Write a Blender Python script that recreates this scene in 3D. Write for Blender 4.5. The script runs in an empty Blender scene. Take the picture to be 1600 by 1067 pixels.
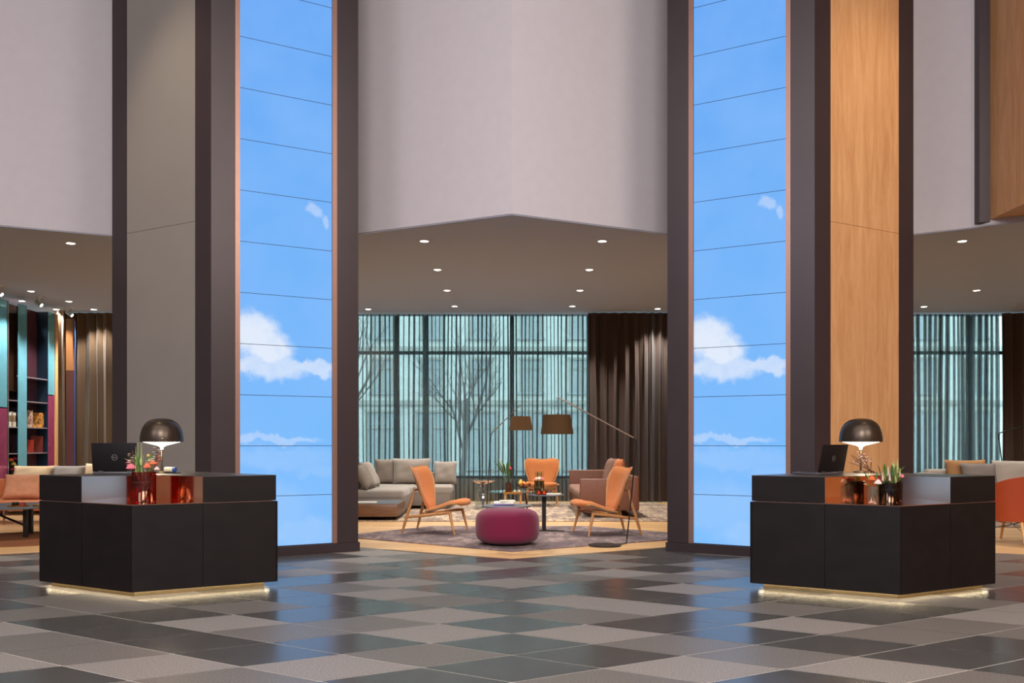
import bpy, bmesh, math, random
from mathutils import Vector, Matrix, Euler
R = math.radians
PI = math.pi
sc = bpy.context.scene
C = bpy.data.collections.new('place'); sc.collection.children.link(C)
random.seed(7)

# ------------------------------------------------------------------ materials
def lin(c):
    c = c / 255.0
    return c / 12.92 if c <= .04045 else ((c + .055) / 1.055) ** 2.4
def rgb(r, g, b): return (lin(r), lin(g), lin(b), 1)

def newmat(name):
    m = bpy.data.materials.new(name); m.use_nodes = True
    nt = m.node_tree; nt.nodes.clear()
    out = nt.nodes.new('ShaderNodeOutputMaterial')
    return m, nt, out
def nd(nt, t, ins=None, **props):
    n = nt.nodes.new(t)
    for k, v in props.items(): setattr(n, k, v)
    for k, v in (ins or {}).items():
        if isinstance(v, bpy.types.NodeSocket): nt.links.new(v, n.inputs[k])
        else: n.inputs[k].default_value = v
    return n
def mth(nt, op, a, b=None, c=None):
    n = nt.nodes.new('ShaderNodeMath'); n.operation = op
    for i, v in enumerate((a, b, c)):
        if v is None: continue
        if isinstance(v, bpy.types.NodeSocket): nt.links.new(v, n.inputs[i])
        else: n.inputs[i].default_value = v
    return n.outputs[0]
def mixc(nt, f, a, b):
    n = nt.nodes.new('ShaderNodeMix'); n.data_type = 'RGBA'
    for i, v in ((0, f), (6, a), (7, b)):
        if isinstance(v, bpy.types.NodeSocket): nt.links.new(v, n.inputs[i])
        else: n.inputs[i].default_value = v
    return n.outputs[2]

def mat(name, col, rough=.5, metal=0, var=0, vscale=40, stretch=(1, 1, 1), bump=0, spec=.5, sheen=0, coat=0, col2=None):
    """principled surface with procedural mottling between col and col2 (or a darker col)"""
    m, nt, out = newmat(name)
    p = nd(nt, 'ShaderNodeBsdfPrincipled', {'Roughness': rough, 'Metallic': metal, 'Specular IOR Level': spec})
    if sheen: p.inputs['Sheen Weight'].default_value = sheen
    if coat: p.inputs['Coat Weight'].default_value = coat
    tc = nd(nt, 'ShaderNodeTexCoord')
    mp = nd(nt, 'ShaderNodeMapping', {'Vector': tc.outputs['Object'], 'Scale': stretch})
    no = nd(nt, 'ShaderNodeTexNoise', {'Vector': mp.outputs[0], 'Scale': vscale, 'Detail': 4.0})
    if var or col2:
        c2 = col2 or tuple(c * (1 - var) for c in col[:3]) + (1,)
        rmp = nd(nt, 'ShaderNodeMapRange', {'Value': no.outputs[0], 'From Min': .35, 'From Max': .65})
        nt.links.new(mixc(nt, rmp.outputs[0], c2, col), p.inputs['Base Color'])
    else:
        p.inputs['Base Color'].default_value = col
    if bump:
        b = nd(nt, 'ShaderNodeBump', {'Height': no.outputs[0], 'Strength': bump, 'Distance': .01})
        nt.links.new(b.outputs[0], p.inputs['Normal'])
    nt.links.new(p.outputs[0], out.inputs[0])
    return m
def emis(name, col, s):
    m, nt, out = newmat(name)
    e = nd(nt, 'ShaderNodeEmission', {'Color': col, 'Strength': s})
    nt.links.new(e.outputs[0], out.inputs[0]); return m
def glass(name, tint, gl=.1, rough=.02):
    m, nt, out = newmat(name)
    t = nd(nt, 'ShaderNodeBsdfTransparent', {'Color': tint})
    g = nd(nt, 'ShaderNodeBsdfGlossy', {'Color': (1, 1, 1, 1), 'Roughness': rough})
    x = nd(nt, 'ShaderNodeMixShader', {0: gl, 1: t.outputs[0], 2: g.outputs[0]})
    nt.links.new(x.outputs[0], out.inputs[0]); return m
def wood(name, a, b, stretch=(9, 9, .6), rough=.45, scale=3.0):
    m, nt, out = newmat(name)
    tc = nd(nt, 'ShaderNodeTexCoord')
    mp = nd(nt, 'ShaderNodeMapping', {'Vector': tc.outputs['Object'], 'Scale': stretch})
    n1 = nd(nt, 'ShaderNodeTexNoise', {'Vector': mp.outputs[0], 'Scale': scale, 'Detail': 6.0, 'Distortion': 1.2})
    n2 = nd(nt, 'ShaderNodeTexNoise', {'Vector': mp.outputs[0], 'Scale': scale * 9, 'Detail': 3.0})
    f = mth(nt, 'MULTIPLY_ADD', n1.outputs[0], .75, mth(nt, 'MULTIPLY', n2.outputs[0], .25))
    rmp = nd(nt, 'ShaderNodeMapRange', {'Value': f, 'From Min': .32, 'From Max': .68})
    p = nd(nt, 'ShaderNodeBsdfPrincipled', {'Roughness': rough})
    nt.links.new(mixc(nt, rmp.outputs[0], b, a), p.inputs['Base Color'])
    nt.links.new(p.outputs[0], out.inputs[0]); return m
def planks(name, a, b, rough=.35):
    m, nt, out = newmat(name)
    tc = nd(nt, 'ShaderNodeTexCoord')
    br = nd(nt, 'ShaderNodeTexBrick', {'Vector': tc.outputs['Object'], 'Scale': 1.0, 'Brick Width': 2.2, 'Row Height': .18,
        'Mortar Size': .002, 'Color1': a, 'Color2': b, 'Mortar': tuple(c * .5 for c in b[:3]) + (1,)})
    mp = nd(nt, 'ShaderNodeMapping', {'Vector': tc.outputs['Object'], 'Scale': (.7, 14, 1)})
    n1 = nd(nt, 'ShaderNodeTexNoise', {'Vector': mp.outputs[0], 'Scale': 4.0, 'Detail': 5.0})
    v = nd(nt, 'ShaderNodeMapRange', {'Value': n1.outputs[0], 'To Min': .75, 'To Max': 1.2})
    hs = nd(nt, 'ShaderNodeHueSaturation', {'Color': br.outputs[0], 'Value': v.outputs[0]})
    p = nd(nt, 'ShaderNodeBsdfPrincipled', {'Roughness': rough, 'Base Color': hs.outputs[0]})
    nt.links.new(p.outputs[0], out.inputs[0]); return m
def rugmat(name, c1, c2, c3, scale):
    m, nt, out = newmat(name)
    tc = nd(nt, 'ShaderNodeTexCoord')
    mp = nd(nt, 'ShaderNodeMapping', {'Vector': tc.outputs['Object'], 'Scale': (1.6, .55, 1), 'Rotation': (0, 0, .25)})
    n1 = nd(nt, 'ShaderNodeTexNoise', {'Vector': mp.outputs[0], 'Scale': scale, 'Detail': 8.0, 'Roughness': .7, 'Distortion': .8})
    n2 = nd(nt, 'ShaderNodeTexNoise', {'Vector': tc.outputs['Object'], 'Scale': scale * .35, 'Detail': 3.0})
    f1 = nd(nt, 'ShaderNodeMapRange', {'Value': n1.outputs[0], 'From Min': .42, 'From Max': .58})
    f2 = nd(nt, 'ShaderNodeMapRange', {'Value': n2.outputs[0], 'From Min': .4, 'From Max': .62})
    c = mixc(nt, f2.outputs[0], mixc(nt, f1.outputs[0], c1, c2), mixc(nt, f1.outputs[0], c1, c3))
    n3 = nd(nt, 'ShaderNodeTexNoise', {'Vector': tc.outputs['Object'], 'Scale': 220.0})
    b = nd(nt, 'ShaderNodeBump', {'Height': n3.outputs[0], 'Strength': .5, 'Distance': .01})
    p = nd(nt, 'ShaderNodeBsdfPrincipled', {'Roughness': .95, 'Specular IOR Level': .1, 'Base Color': c, 'Normal': b.outputs[0]})
    nt.links.new(p.outputs[0], out.inputs[0]); return m
def sheer(name, col, thru, clear):
    """thin cloth: some light passes straight through the weave, the rest is scattered"""
    m, nt, out = newmat(name)
    tc = nd(nt, 'ShaderNodeTexCoord')
    no = nd(nt, 'ShaderNodeTexNoise', {'Vector': tc.outputs['Object'], 'Scale': 9.0})
    d = nd(nt, 'ShaderNodeBsdfDiffuse', {'Color': col})
    t = nd(nt, 'ShaderNodeBsdfTranslucent', {'Color': thru})
    x = nd(nt, 'ShaderNodeMixShader', {0: .7, 1: d.outputs[0], 2: t.outputs[0]})
    tr = nd(nt, 'ShaderNodeBsdfTransparent', {'Color': (1, 1, 1, 1)})
    f = nd(nt, 'ShaderNodeMapRange', {'Value': no.outputs[0], 'To Min': clear - .05, 'To Max': clear + .05})
    y = nd(nt, 'ShaderNodeMixShader', {0: f.outputs[0], 1: x.outputs[0], 2: tr.outputs[0]})
    nt.links.new(y.outputs[0], out.inputs[0]); return m

def screenmat(name, strength=1.0):
    """video picture of a blue sky with clouds, drawn in the screen's own UV space (metres)"""
    m, nt, out = newmat(name)
    uv = nd(nt, 'ShaderNodeUVMap', uv_map='UVMap')
    sp = nd(nt, 'ShaderNodeSeparateXYZ', {0: uv.outputs[0]})
    n = nd(nt, 'ShaderNodeTexNoise', {'Vector': uv.outputs[0], 'Scale': 4.0, 'Detail': 9.0, 'Roughness': .62})
    sn = nd(nt, 'ShaderNodeSeparateColor', {0: n.outputs['Color']})
    big = nd(nt, 'ShaderNodeTexNoise', {'Vector': uv.outputs[0], 'Scale': 1.1, 'Detail': 4.0})
    X = mth(nt, 'MULTIPLY_ADD', mth(nt, 'SUBTRACT', sn.outputs[0], .5), .34, sp.outputs[0])
    Z = mth(nt, 'MULTIPLY_ADD', mth(nt, 'SUBTRACT', sn.outputs[1], .5), .34, sp.outputs[1])
    tot = None
    for cx, cz, rx, rz, k in ((.16, 2.62, .34, .30, 1), (.34, 2.42, .34, .26, 1), (.3, 2.22, .62, .17, .75), (.85, 2.24, .5, .10, .7), (.88, 4.12, .13, .10, .45), (1.03, 4.03, .07, .10, .4),
                              (.35, 1.37, .75, .06, .38), (.5, 1.15, .9, .16, .13), (.95, 1.0, .4, .12, .12), (.35, .55, .6, .4, .13), (.8, .25, .7, .25, .18)):
        dx = mth(nt, 'DIVIDE', mth(nt, 'SUBTRACT', X, cx), rx)
        dz = mth(nt, 'DIVIDE', mth(nt, 'SUBTRACT', Z, cz), rz)
        d = mth(nt, 'SQRT', mth(nt, 'ADD', mth(nt, 'MULTIPLY', dx, dx), mth(nt, 'MULTIPLY', dz, dz)))
        mr = nd(nt, 'ShaderNodeMapRange', {'Value': d, 'From Min': 1.05, 'From Max': .45, 'To Min': 0.0, 'To Max': k}, interpolation_type='SMOOTHSTEP')
        tot = mr.outputs[0] if tot is None else mth(nt, 'MAXIMUM', tot, mr.outputs[0])
    tot = mth(nt, 'MULTIPLY', tot, mth(nt, 'MULTIPLY_ADD', sn.outputs[2], .9, .5))
    hz = nd(nt, 'ShaderNodeMapRange', {'Value': sp.outputs[1], 'From Min': 7.0, 'From Max': 0.2})
    base = mixc(nt, hz.outputs[0], rgb(104, 167, 244), rgb(128, 192, 255))
    bv = nd(nt, 'ShaderNodeMapRange', {'Value': big.outputs[0], 'From Min': .35, 'From Max': .7})
    base = mixc(nt, bv.outputs[0], base, mixc(nt, .35, base, rgb(150, 196, 255)))
    col = mixc(nt, tot, base, rgb(226, 236, 252))
    e = nd(nt, 'ShaderNodeEmission', {'Color': col, 'Strength': strength})
    nt.links.new(e.outputs[0], out.inputs[0]); return m

M = {}
M['tile_dark'] = mat('tile_dark', rgb(80, 78, 76), .24, 0, .14, 6, spec=.42)
M['tile_mid'] = mat('tile_mid', rgb(128, 121, 115), .42, 0, 0, 90, col2=rgb(88, 84, 80), spec=.4)
M['tile_light'] = mat('tile_light', rgb(154, 146, 140), .5, 0, 0, 90, col2=rgb(114, 108, 103), spec=.35)
M['grout'] = mat('grout', rgb(236, 228, 218), .8, 0, .1)
M['oak_floor'] = planks('oak_floor', rgb(226, 184, 132), rgb(210, 164, 112))
M['plaster'] = mat('plaster', rgb(194, 186, 190), .85, 0, .03, 8, spec=.2)
M['soffit'] = mat('soffit', rgb(172, 180, 200), .9, 0, .02, 6, spec=.15)
M['shell_grey'] = mat('shell_grey', rgb(170, 164, 160), .8, 0, .05, 3)
M['shell_oak'] = wood('shell_oak', rgb(206, 150, 94), rgb(178, 122, 72))
M['bronze_dark'] = mat('bronze_dark', rgb(58, 47, 50), .36, .25, .08, 3, spec=.5)
M['trim_bronze'] = mat('trim_bronze', rgb(156, 120, 108), .35, .6, .05, 8)
M['panel_grey'] = mat('panel_grey', rgb(130, 123, 118), .42, .1, .04, 2, spec=.5)
M['panel_oak'] = wood('panel_oak', rgb(204, 156, 110), rgb(180, 128, 84), (5, 5, .5), .4, 2.2)
M['screen'] = screenmat('screen', 1.0)
M['seam'] = mat('seam', rgb(50, 80, 130), .5)
M['desk_black'] = mat('desk_black', rgb(27, 21, 21), .5, 0, .25, 4, (1, 1, 2), spec=.22)
M['desk_top'] = mat('desk_top', rgb(72, 66, 62), .3, 0, .1, 4, spec=.6)
M['copper'] = mat('copper', rgb(243, 188, 156), .10, 1, .06, 5)
M['brass'] = mat('brass', rgb(176, 156, 118), .45, 1, .1, 20)
M['led_warm'] = emis('led_warm', (1, .82, .54, 1), 18)
M['lamp_black'] = mat('lamp_black', rgb(74, 62, 52), .32, .7, .05, 10)
M['white_metal'] = mat('white_metal', rgb(236, 230, 220), .5)
M['lamp_glow'] = emis('lamp_glow', (1, .86, .62, 1), 9)
M['laptop'] = mat('laptop', rgb(24, 19, 21), .5, 0, .1, 30, spec=.25)
M['laptop_grey'] = mat('laptop_grey', rgb(110, 108, 112), .4, .6, .05)
M['silver'] = mat('silver', rgb(208, 206, 204), .3, .9, .02)
M['spot_glow'] = emis('spot_glow', (1, .92, .80, 1), 14)
M['suede_orange'] = mat('suede_orange', rgb(186, 112, 62), .85, 0, .10, 30, sheen=.08, bump=.02, spec=.2)
M['oak'] = wood('oak', rgb(200, 146, 92), rgb(170, 112, 64), (6, 6, 1.2), .45, 6)
M['oak_pale'] = wood('oak_pale', rgb(226, 180, 126), rgb(206, 156, 102), (6, 6, 6), .45, 6)
M['maroon'] = mat('maroon', rgb(114, 30, 62), .9, 0, .12, 160, sheen=.2, bump=.1, spec=.15)
M['sofa_beige'] = mat('sofa_beige', rgb(158, 147, 136), .92, 0, .1, 90, sheen=.2, bump=.08, spec=.15)
M['sofa_taupe'] = mat('sofa_taupe', rgb(136, 125, 115), .92, 0, .1, 90, bump=.08, spec=.15)
M['cushion_grey'] = mat('cushion_grey', rgb(150, 142, 136), .92, 0, .1, 60, bump=.08, spec=.15)
M['sofa_pale'] = mat('sofa_pale', rgb(190, 180, 168), .92, 0, .08, 60, bump=.08, spec=.15)
M['cushion_tan'] = mat('cushion_tan', rgb(188, 142, 98), .9, 0, .08, 40, bump=.08, spec=.15)
M['cushion_cream'] = mat('cushion_cream', rgb(212, 186, 150), .92, 0, .08, 40, bump=.08, spec=.15)
M['walnut'] = wood('walnut', rgb(122, 86, 60), rgb(92, 62, 42), (.8, 6, 6), .4, 4)
M['leather_brown'] = mat('leather_brown', rgb(118, 72, 50), .5, 0, .12, 14, bump=.04)
M['cloth_brown'] = mat('cloth_brown', rgb(136, 104, 90), .9, 0, .12, 70, bump=.08, spec=.15)
M['leather_tan'] = mat('leather_tan', rgb(196, 112, 62), .5, 0, .12, 10, bump=.04)
M['cloth_peach'] = mat('cloth_peach', rgb(206, 142, 104), .8, 0, .15, 14, bump=.06)
M['shell_orange'] = mat('shell_orange', rgb(160, 62, 26), .5, 0, .05, 10)
M['black_metal'] = mat('black_metal', rgb(38, 34, 34), .4, .5, .05)
M['arm_bronze'] = mat('arm_bronze', rgb(132, 112, 98), .4, .7, .05)
M['table_slate'] = mat('table_slate', rgb(88, 87, 92), .55, .1, .08, 10)
M['mirror_teal'] = mat('mirror_teal', rgb(120, 170, 180), .06, .85, .03)
M['shade_brown'] = mat('shade_brown', rgb(84, 60, 38), .85, 0, .08, 200, spec=.1)
M['white_inner'] = mat('white_inner', rgb(222, 208, 182), .8)
M['paper_white'] = mat('paper_white', rgb(232, 228, 224), .7, 0, .04)
M['paper_violet'] = mat('paper_violet', rgb(96, 88, 140), .6, 0, .05)
M['paper_cream'] = mat('paper_cream', rgb(214, 200, 176), .7, 0, .05)
M['book_red'] = mat('book_red', rgb(150, 44, 28), .6, 0, .1)
M['book_darkred'] = mat('book_darkred', rgb(104, 30, 24), .6, 0, .3, 18)
M['book_gold'] = mat('book_gold', rgb(216, 150, 66), .5, 0, 0, 16, col2=rgb(66, 40, 26))
M['book_photo'] = mat('book_photo', rgb(196, 170, 150), .5, 0, 0, 18, col2=rgb(108, 62, 50))
M['brass_tray'] = mat('brass_tray', rgb(190, 134, 66), .35, .8, .1, 20)
M['fruit_yellow'] = mat('fruit_yellow', rgb(214, 178, 56), .5, 0, .15, 20)
M['fruit_orange'] = mat('fruit_orange', rgb(226, 128, 44), .5, 0, .1, 60, bump=.05)
M['candle'] = emis('candle', (1, .62, .28, 1), 3)
M['wax'] = mat('wax', rgb(240, 226, 206), .6)
M['leaf'] = mat('leaf', rgb(84, 122, 46), .55, 0, .25, 30)
M['leaf_dark'] = mat('leaf_dark', rgb(54, 82, 36), .55, 0, .25, 30)
M['leaf_pale'] = mat('leaf_pale', rgb(186, 190, 124), .6, 0, .2, 30)
M['stem'] = mat('stem', rgb(112, 130, 62), .6, 0, .2, 30)
M['twig'] = mat('twig', rgb(116, 78, 54), .8, 0, .2, 30)
M['petal_pink'] = mat('petal_pink', rgb(232, 126, 140), .6, 0, .2, 60)
M['petal_hot'] = mat('petal_hot', rgb(214, 56, 90), .6, 0, .2, 60)
M['petal_red'] = mat('petal_red', rgb(170, 22, 66), .6, 0, .2, 60)
M['petal_white'] = mat('petal_white', rgb(244, 218, 206), .6, 0, .1, 60)
M['petal_coral'] = mat('petal_coral', rgb(236, 128, 92), .6, 0, .2, 60)
M['petal_orange'] = mat('petal_orange', rgb(236, 122, 60), .6, 0, .2, 60)
M['petal_yellow'] = mat('petal_yellow', rgb(226, 196, 90), .6, 0, .2, 60)
M['glass_clear'] = glass('glass_clear', (.9, .93, .92, 1), .14)
M['glass_amber'] = glass('glass_amber', (.80, .22, .09, 1), .06)
M['glass_darkamber'] = glass('glass_darkamber', (.22, .09, .05, 1), .06)
M['glass_brown'] = glass('glass_brown', (.7, .38, .12, 1), .12)
M['glass_green'] = glass('glass_green', (.5, .55, .34, 1), .12)
M['glass_orange'] = glass('glass_orange', (.9, .3, .06, 1), .1)
M['glass_smoke'] = glass('glass_smoke', (.66, .64, .62, 1), .14)
M['pane'] = glass('pane', (.93, .97, .97, 1), .05)
M['frame_dark'] = mat('frame_dark', rgb(46, 52, 54), .5, .3, .05)
M['sheer'] = sheer('sheer', rgb(84, 76, 70), rgb(120, 122, 120), .52)
M['drape'] = mat('drape', rgb(72, 56, 48), .9, 0, .08, 120, sheen=.2, bump=.05, spec=.1)
M['drape_olive'] = mat('drape_olive', rgb(84, 66, 48), .9, 0, .08, 120, sheen=.2, bump=.05, spec=.1)
M['rug_purple'] = rugmat('rug_purple', rgb(112, 98, 98), rgb(158, 138, 132), rgb(96, 84, 92), 7)
M['rug_beige'] = rugmat('rug_beige', rgb(130, 112, 102), rgb(204, 180, 150), rgb(150, 130, 118), 6)
M['rug_edge'] = mat('rug_edge', rgb(58, 46, 44), .9)
M['rug_brown'] = mat('rug_brown', rgb(128, 80, 52), .95, 0, .15, 60, bump=.1, spec=.1)
M['mirror_plum'] = mat('mirror_plum', rgb(82, 50, 58), .2, .1, .05)
M['mirror_brown'] = mat('mirror_brown', rgb(150, 130, 122), .06, 1, .03)
M['glass_teal_reflect'] = mat('glass_teal_reflect', rgb(132, 208, 232), .08, .35, .12, 3)  # bright teal of reflected windows put into the base colour
M['glass_pink'] = mat('glass_pink', rgb(180, 86, 126), .08, .35, .2, 5)
M['shelf_glass'] = mat('shelf_glass', rgb(170, 160, 170), .2, .4, .03)
M['navy'] = mat('navy', rgb(26, 44, 62), .4, .2, .1)
M['facade'] = mat('facade', rgb(222, 216, 204), .9, 0, .08, 2)
M['facade_trim'] = mat('facade_trim', rgb(176, 168, 154), .9, 0, .08, 2)
M['facade_glass'] = mat('facade_glass', rgb(176, 176, 172), .3, 0, .1)
M['asphalt'] = mat('asphalt', rgb(160, 160, 160), .9, 0, .1, 20)
M['bark'] = mat('bark', rgb(140, 128, 118), .9, 0, .3, 20)
M['blue_cap'] = mat('blue_cap', rgb(48, 84, 150), .5)
M['cream_plastic'] = mat('cream_plastic', rgb(222, 208, 172), .5)

# ------------------------------------------------------------------ mesh builder
class B:
    def __init__(s): s.bm = bmesh.new()
    def add(s, vs, fs, mi=0):
        v = [s.bm.verts.new(p) for p in vs]
        for f in fs:
            try:
                q = s.bm.faces.new([v[i] for i in f]); q.material_index = mi
            except ValueError: pass
        return v
    def box(s, cx, cy, cz, sx, sy, sz, rz=0, bev=0, seg=2, mx=None, mi=0):
        t = bmesh.new(); bmesh.ops.create_cube(t, size=1)
        bmesh.ops.scale(t, vec=(sx, sy, sz), verts=t.verts)
        if bev: bmesh.ops.bevel(t, geom=t.edges[:], offset=bev, segments=seg, affect='EDGES', profile=.5)
        mt = Matrix.Translation((cx, cy, cz)) @ Matrix.Rotation(rz, 4, 'Z')
        if mx is not None: mt = mx @ mt
        s._merge(t, mt, mi); return s
    def _merge(s, t, mt, mi=0):
        t.verts.index_update()
        vs = [mt @ v.co for v in t.verts]; fs = [[v.index for v in f.verts] for f in t.faces]
        t.free(); s.add(vs, fs, mi)
    def prism(s, pts, z0, z1, mi=0):
        n = len(pts)
        a = sum(pts[i][0] * pts[(i + 1) % n][1] - pts[(i + 1) % n][0] * pts[i][1] for i in range(n))
        if a < 0: pts = pts[::-1]
        vs = [(x, y, z0) for x, y in pts] + [(x, y, z1) for x, y in pts]
        fs = [list(range(n))[::-1], list(range(n, 2 * n))] + [[i, (i + 1) % n, n + (i + 1) % n, n + i] for i in range(n)]
        s.add(vs, fs, mi); return s
    def lathe(s, prof, seg=32, c=(0, 0, 0), mx=None, mi=0):
        vs = []; fs = []; n = len(prof)
        for k in range(seg):
            a = 2 * PI * k / seg
            for r, z in prof:
                p = Vector((c[0] + r * math.cos(a), c[1] + r * math.sin(a), c[2] + z))
                vs.append(mx @ p if mx is not None else p)
        for k in range(seg):
            for i in range(n - 1):
                fs.append([k * n + i, ((k + 1) % seg) * n + i, ((k + 1) % seg) * n + i + 1, k * n + i + 1])
        v = s.add(vs, fs, mi)
        bmesh.ops.remove_doubles(s.bm, verts=[x for x in v if x.is_valid], dist=1e-5)
        return s
    def disc(s, r, z0, z1, seg=40, c=(0, 0, 0), mx=None, bev=.003):
        b = min(bev, (z1 - z0) * .45)
        return s.lathe([(0, z0), (r - b, z0), (r, z0 + b), (r, z1 - b), (r - b, z1), (0, z1)], seg, c, mx)
    def tube(s, pts, r, seg=8, mx=None, mi=0):
        pts = [Vector(p) for p in pts]; n = len(pts)
        rs = r if isinstance(r, (list, tuple)) else [r] * n
        vs = []; fs = []; up = None
        for i in range(n):
            d = (pts[min(i + 1, n - 1)] - pts[max(i - 1, 0)]).normalized()
            if up is None: up = Vector((0, 0, 1)) if abs(d.z) < .9 else Vector((1, 0, 0))
            a = d.cross(up).normalized(); up = a.cross(d).normalized()
            for k in range(seg):
                t = 2 * PI * k / seg
                p = pts[i] + (a * math.cos(t) + up * math.sin(t)) * rs[i]
                vs.append(mx @ p if mx is not None else p)
        for i in range(n - 1):
            for k in range(seg):
                fs.append([i * seg + k, i * seg + (k + 1) % seg, (i + 1) * seg + (k + 1) % seg, (i + 1) * seg + k])
        fs.append(list(range(seg))[::-1]); fs.append([(n - 1) * seg + k for k in range(seg)])
        s.add(vs, fs, mi); return s
    def ball(s, c, r, sc3=(1, 1, 1), u=16, v=10, rot=None, mx=None, mi=0):
        t = bmesh.new(); bmesh.ops.create_uvsphere(t, u_segments=u, v_segments=v, radius=r)
        mt = Matrix.Translation(c) @ (rot.to_matrix().to_4x4() if rot else Matrix()) @ Matrix.Diagonal((*sc3, 1))
        if mx is not None: mt = mx @ mt
        s._merge(t, mt, mi); return s
    def surf(s, fn, nu, nv, th, mx=None, mi=0):
        """closed shell: fn(u,v) with u,v in 0..1, thickness th(u,v) along the normal (front side)"""
        P = [[Vector(fn(i / nu, j / nv)) for j in range(nv + 1)] for i in range(nu + 1)]
        vs = []; idx = {}
        for side in (0, 1):
            for i in range(nu + 1):
                for j in range(nv + 1):
                    p = P[i][j]
                    if side:
                        du = P[min(i + 1, nu)][j] - P[max(i - 1, 0)][j]; dv = P[i][min(j + 1, nv)] - P[i][max(j - 1, 0)]
                        nn = du.cross(dv); nn = nn.normalized() if nn.length > 1e-9 else Vector((0, 0, 1))
                        t = th(i / nu, j / nv) if callable(th) else th
                        p = p + nn * t
                    idx[side, i, j] = len(vs); vs.append(mx @ p if mx is not None else p)
        fs = []
        for i in range(nu):
            for j in range(nv):
                fs.append([idx[0, i, j], idx[0, i, j + 1], idx[0, i + 1, j + 1], idx[0, i + 1, j]])
                fs.append([idx[1, i, j], idx[1, i + 1, j], idx[1, i + 1, j + 1], idx[1, i, j + 1]])
        for i in range(nu):
            fs.append([idx[0, i, 0], idx[0, i + 1, 0], idx[1, i + 1, 0], idx[1, i, 0]])
            fs.append([idx[0, i, nv], idx[1, i, nv], idx[1, i + 1, nv], idx[0, i + 1, nv]])
        for j in range(nv):
            fs.append([idx[0, 0, j], idx[1, 0, j], idx[1, 0, j + 1], idx[0, 0, j + 1]])
            fs.append([idx[0, nu, j], idx[0, nu, j + 1], idx[1, nu, j + 1], idx[1, nu, j]])
        s.add(vs, fs, mi); return s
    def pillow(s, w, h, t, mx, n=14, seed=0):
        rnd = random.Random(seed); ph = [rnd.uniform(0, 6) for _ in range(4)]
        vs = []; fs = []; idx = {}
        for side in (1, -1):
            for i in range(n + 1):
                for j in range(n + 1):
                    u = -1 + 2 * i / n; v = -1 + 2 * j / n
                    edge = i in (0, n) or j in (0, n)
                    if side == -1 and edge: idx[side, i, j] = idx[1, i, j]; continue
                    f = ((1 - u ** 4) * (1 - v ** 4)) ** .5
                    pin = 1 - .06 * (1 - abs(u) ** 2) * abs(v) ** 3 - .06 * (1 - abs(v) ** 2) * abs(u) ** 3
                    wr = .06 * math.sin(5 * u + 3 * v + ph[0]) * f + .04 * math.sin(9 * v - 4 * u + ph[1]) * f
                    idx[side, i, j] = len(vs)
                    vs.append(mx @ Vector((u * w / 2 * pin, side * t / 2 * f * (1 + wr), v * h / 2 * pin)))
        for side in (1, -1):
            for i in range(n):
                for j in range(n):
                    q = [idx[side, i, j], idx[side, i + 1, j], idx[side, i + 1, j + 1], idx[side, i, j + 1]]
                    fs.append(q[::-1] if side == 1 else q)
        s.add(vs, fs); return s
    def build(s, name, m, parent=None, angle=35, flat=False):
        bmesh.ops.recalc_face_normals(s.bm, faces=s.bm.faces[:])
        me = bpy.data.meshes.new(name); s.bm.to_mesh(me); s.bm.free()
        for x in (m if isinstance(m, (list, tuple)) else [m]): me.materials.append(x)
        if not flat:
            me.polygons.foreach_set('use_smooth', [True] * len(me.polygons))
            me.set_sharp_from_angle(angle=R(angle))
        o = bpy.data.objects.new(name, me); C.objects.link(o)
        if parent is not None: o.parent = parent
        return o

def tag(o, label=None, cat=None, group=None, kind=None):
    if label: o['label'] = label
    if cat: o['category'] = cat
    if group: o['group'] = group
    if kind: o['kind'] = kind
    return o
def thing(name, label, cat, loc=(0, 0, 0), rz=0, group=None, kind=None):
    o = bpy.data.objects.new(name, None); C.objects.link(o)
    o.location = loc; o.rotation_euler = (0, 0, rz); o.empty_display_size = .1
    return tag(o, label, cat, group, kind)
def kids(o): return [c for c in C.objects if c.parent == o]
def dup(o, loc, rz, label, group=None):
    def cp(q, par):
        c = q.copy(); C.objects.link(c)
        if par is not None: c.parent = par
        for ch in kids(q): cp(ch, c)
        return c
    r = cp(o, None); r.location = loc; r.rotation_euler = (0, 0, rz); r['label'] = label
    if group: r['group'] = group
    return r
def rotx(a): return Matrix.Rotation(a, 4, 'X')
def roty(a): return Matrix.Rotation(a, 4, 'Y')
def rotz(a): return Matrix.Rotation(a, 4, 'Z')
def tr(x, y, z): return Matrix.Translation((x, y, z))

# ------------------------------------------------------------------ camera (shift lens, level)
cd = bpy.data.cameras.new('camera'); cam = bpy.data.objects.new('camera', cd); C.objects.link(cam)
cd.sensor_width = 36; cd.lens = 1380 / 1600 * 36; cd.shift_y = 154.5 / 1600
cam.location = (0, 0, 1.36); cam.rotation_euler = (R(90), 0, 0)
cd.clip_end = 300
sc.camera = cam

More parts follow.
